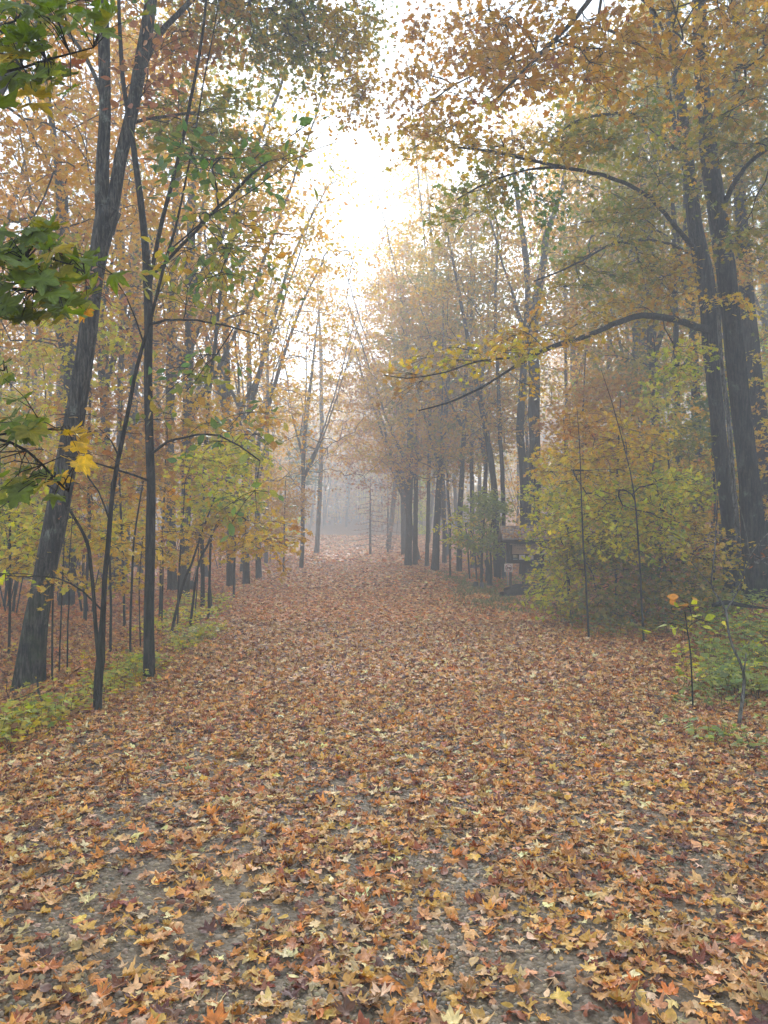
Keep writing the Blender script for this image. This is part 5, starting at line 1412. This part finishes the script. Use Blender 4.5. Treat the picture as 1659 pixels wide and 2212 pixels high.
stump('broken_trunk', 'leaning broken dead trunk beside the green bush stems', [(1059, 1300, 11), (1057, 1240, 10), (1053, 1222, 9.5), (1050, 1210, 8.5)], 25.2, 'snag')
stump('tree_stump', 'small dark round stump left of the leaning broken trunk', [(1028, 1300, 9), (1028, 1257, 8.5)], 24.6)
stump('tree_stump', 'short pale stump just right of the small dark round stump', [(1040, 1300, 8), (1040, 1259, 7.5)], 24.0, mat=M_BARKP)
stump('tree_stump', 'low dark stump between left bank saplings near the slim dark tree', [(393, 1400, 14), (393, 1366, 12.5)], 11.5)
stump('tree_stump', 'broken slim stump by the yellow seedlings where the left bank meets the path', [(455, 1320, 9), (453, 1285, 8), (452, 1268, 5)], 16.0)
stump('tree_stump', 'small dark stump among hazy trunks of the left bank', [(415, 1300, 12), (415, 1262, 10.5), (416, 1256, 9)], 23)
stump('tree_stump', 'grey cut stump under the lime leaves behind the timbers', [(1167, 1300, 16), (1167, 1266, 15)], 22.6, mat=M_BARKP)
# thin marker posts
mp = GP(893, 43); pr = empty('marker_post', mp); tag(pr, 'thin dark marker post at the misty right edge of the path', 'post')
boxes([(0, 0, .42, .11, .11, 1.1)], M_DWOOD, 'post', pr, (0, 0, 0), .01); boxes([(0, 0, .985, .125, .125, .03)], M_DWOOD, 'cap', pr, (0, 0, 0), .01)
hero('bare_sapling', 'thin upright bare stem at the grass strip left of the green bush', 'sapling', 30, [[(973, 1250, 4), (972, 1190, 3.5), (973, 1120, 3), (968, 1060, 2)]], bark=M_BARKD, sides=6, flare=0,
     clouds=[(968, 1070, 30, 40, 30, .5, .1, 'gold')], twigs=0, per=4)
# fallen branches
def fallen(label, rows, d, r=None):
    q = np.array(stem_px(rows, d, ground=False)); t = Tree([q[0][0], q[0][1], float(H(q[0][0], q[0][1]))], M_BARKD, 6)
    t.stem([list(p) for p in q], 0, wiggle=.01)
    T = [q[1][:3] + np.array([-.25, -.1, .12]), q[2][:3] + np.array([-.35, .05, .02]), q[-2][:3] + np.array([.2, .1, .1])]
    t.grow(T, tip_r=.004, rcap=.01); t.finish_branches(); t.build('fallen_branch', label, 'branch')


fallen('curved dead branch propped on the leaves below the big leaning maple', [(81, 1455, 4, 7.4), (84, 1490, 4.5, 7.2), (100, 1522, 5, 7.0), (122, 1538, 5, 6.8), (139, 1562, 5, 6.6)], 7)
fallen('dark dead branch lying at the mossy foot of the thickest right maple', [(1540, 1308, 9, 10.8), (1570, 1300, 11, 10.9), (1600, 1306, 10, 11), (1640, 1312, 6, 11.1), (1660, 1316, 3, 11.1)], 11)

# ------------------------------------------------------------------ air, sky, sun
s = Soup()
x0, x1, y0, y1, z0, z1 = -146, 146, -26, 156, -9, 33
c = np.array([[x, y, z] for x in (x0, x1) for y in (y0, y1) for z in (z0, z1)])
q = [[0, 1, 3, 2], [4, 6, 7, 5], [0, 4, 5, 1], [2, 3, 7, 6], [0, 2, 6, 4], [1, 5, 7, 3]]
s.add(c, [[a_, b_, c_] for a_, b_, c_, d_ in q] + [[a_, c_, d_] for a_, b_, c_, d_ in q])
m, nt, out = newmat('haze_air')
HAZE = 0.0077
pv = N_(nt, 'VolumePrincipled'); pv.inputs['Color'].default_value = (.92, .96, 1.0, 1); pv.inputs['Density'].default_value = HAZE; pv.inputs['Anisotropy'].default_value = .12
nt.links.new(pv.outputs[0], out.inputs['Volume'])
hz = s.build('haze', m, None, (0, 0, 0), False, False); tag(hz, 'pale morning fog filling the wood', kind='stuff')

SUN_EL = math.radians(24); SUN_AZ = math.radians(-1.0)
w = bpy.data.worlds.new('World'); scene.world = w; w.use_nodes = True
nt = w.node_tree; nt.nodes.clear(); L = nt.links.new
wo = N_(nt, 'OutputWorld'); bg = N_(nt, 'Background'); sky = N_(nt, 'TexSky')
sky.sky_type = 'NISHITA'; sky.sun_disc = False; sky.sun_elevation = SUN_EL; sky.sun_rotation = SUN_AZ; sky.air_density = 1.0; sky.dust_density = 1.2; sky.ozone_density = 1.0
hs = N_(nt, 'HueSaturation'); hs.inputs['Saturation'].default_value = .42; L(sky.outputs[0], hs.inputs['Color'])
tc = N_(nt, 'TexCoord'); mp_ = N_(nt, 'Mapping'); mp_.inputs['Scale'].default_value = (1, 1, 2.2); L(tc.outputs['Generated'], mp_.inputs['Vector'])
cn = N_(nt, 'TexNoise'); cn.inputs['Scale'].default_value = 2.2; cn.inputs['Detail'].default_value = 5; L(mp_.outputs[0], cn.inputs['Vector'])
cr = N_(nt, 'MapRange'); cr.inputs['From Min'].default_value = .3; cr.inputs['From Max'].default_value = .7; cr.inputs['To Min'].default_value = .9; cr.inputs['To Max'].default_value = 1.35
L(cn.outputs['Fac'], cr.inputs['Value'])
vm = N_(nt, 'VectorMath', operation='SCALE'); L(hs.outputs[0], vm.inputs[0]); L(cr.outputs[0], vm.inputs['Scale'])
cl = N_(nt, 'VectorMath', operation='SCALE'); cl.inputs[0].default_value = (2.1, 2.65, 3.25); L(cr.outputs[0], cl.inputs['Scale'])
ov = N_(nt, 'MixRGB'); ov.inputs[0].default_value = .82; L(vm.outputs[0], ov.inputs[1]); L(cl.outputs[0], ov.inputs[2]); L(ov.outputs[0], bg.inputs['Color']); bg.inputs['Strength'].default_value = .09; L(bg.outputs[0], wo.inputs['Surface'])

sl_ = bpy.data.lights.new('sun', 'SUN'); sl_.energy = 3.2; sl_.angle = math.radians(20); sl_.color = (.975, .985, 1)
so_ = bpy.data.objects.new('sun', sl_); COL.objects.link(so_); so_.rotation_euler = (-(math.pi / 2 - SUN_EL), 0, -SUN_AZ); so_.location = (0, 40, 40)

# ------------------------------------------------------------------ render settings
scene.view_settings.view_transform = 'Standard'; scene.view_settings.look = 'None'; scene.view_settings.gamma = 1
scene.view_settings.exposure = 2.3
cy = scene.cycles
cy.max_bounces = 5; cy.diffuse_bounces = 3; cy.glossy_bounces = 1; cy.transmission_bounces = 3; cy.volume_bounces = 2; cy.transparent_max_bounces = 4
cy.use_denoising = True; cy.denoiser = 'OPENIMAGEDENOISE'
cy.caustics_reflective = False; cy.caustics_refractive = False
cy.use_adaptive_sampling = True; cy.adaptive_threshold = .02
cy.sample_clamp_indirect = 4
print('objects', len(bpy.data.objects), 'tris', sum(len(m_.polygons) for m_ in bpy.data.meshes))
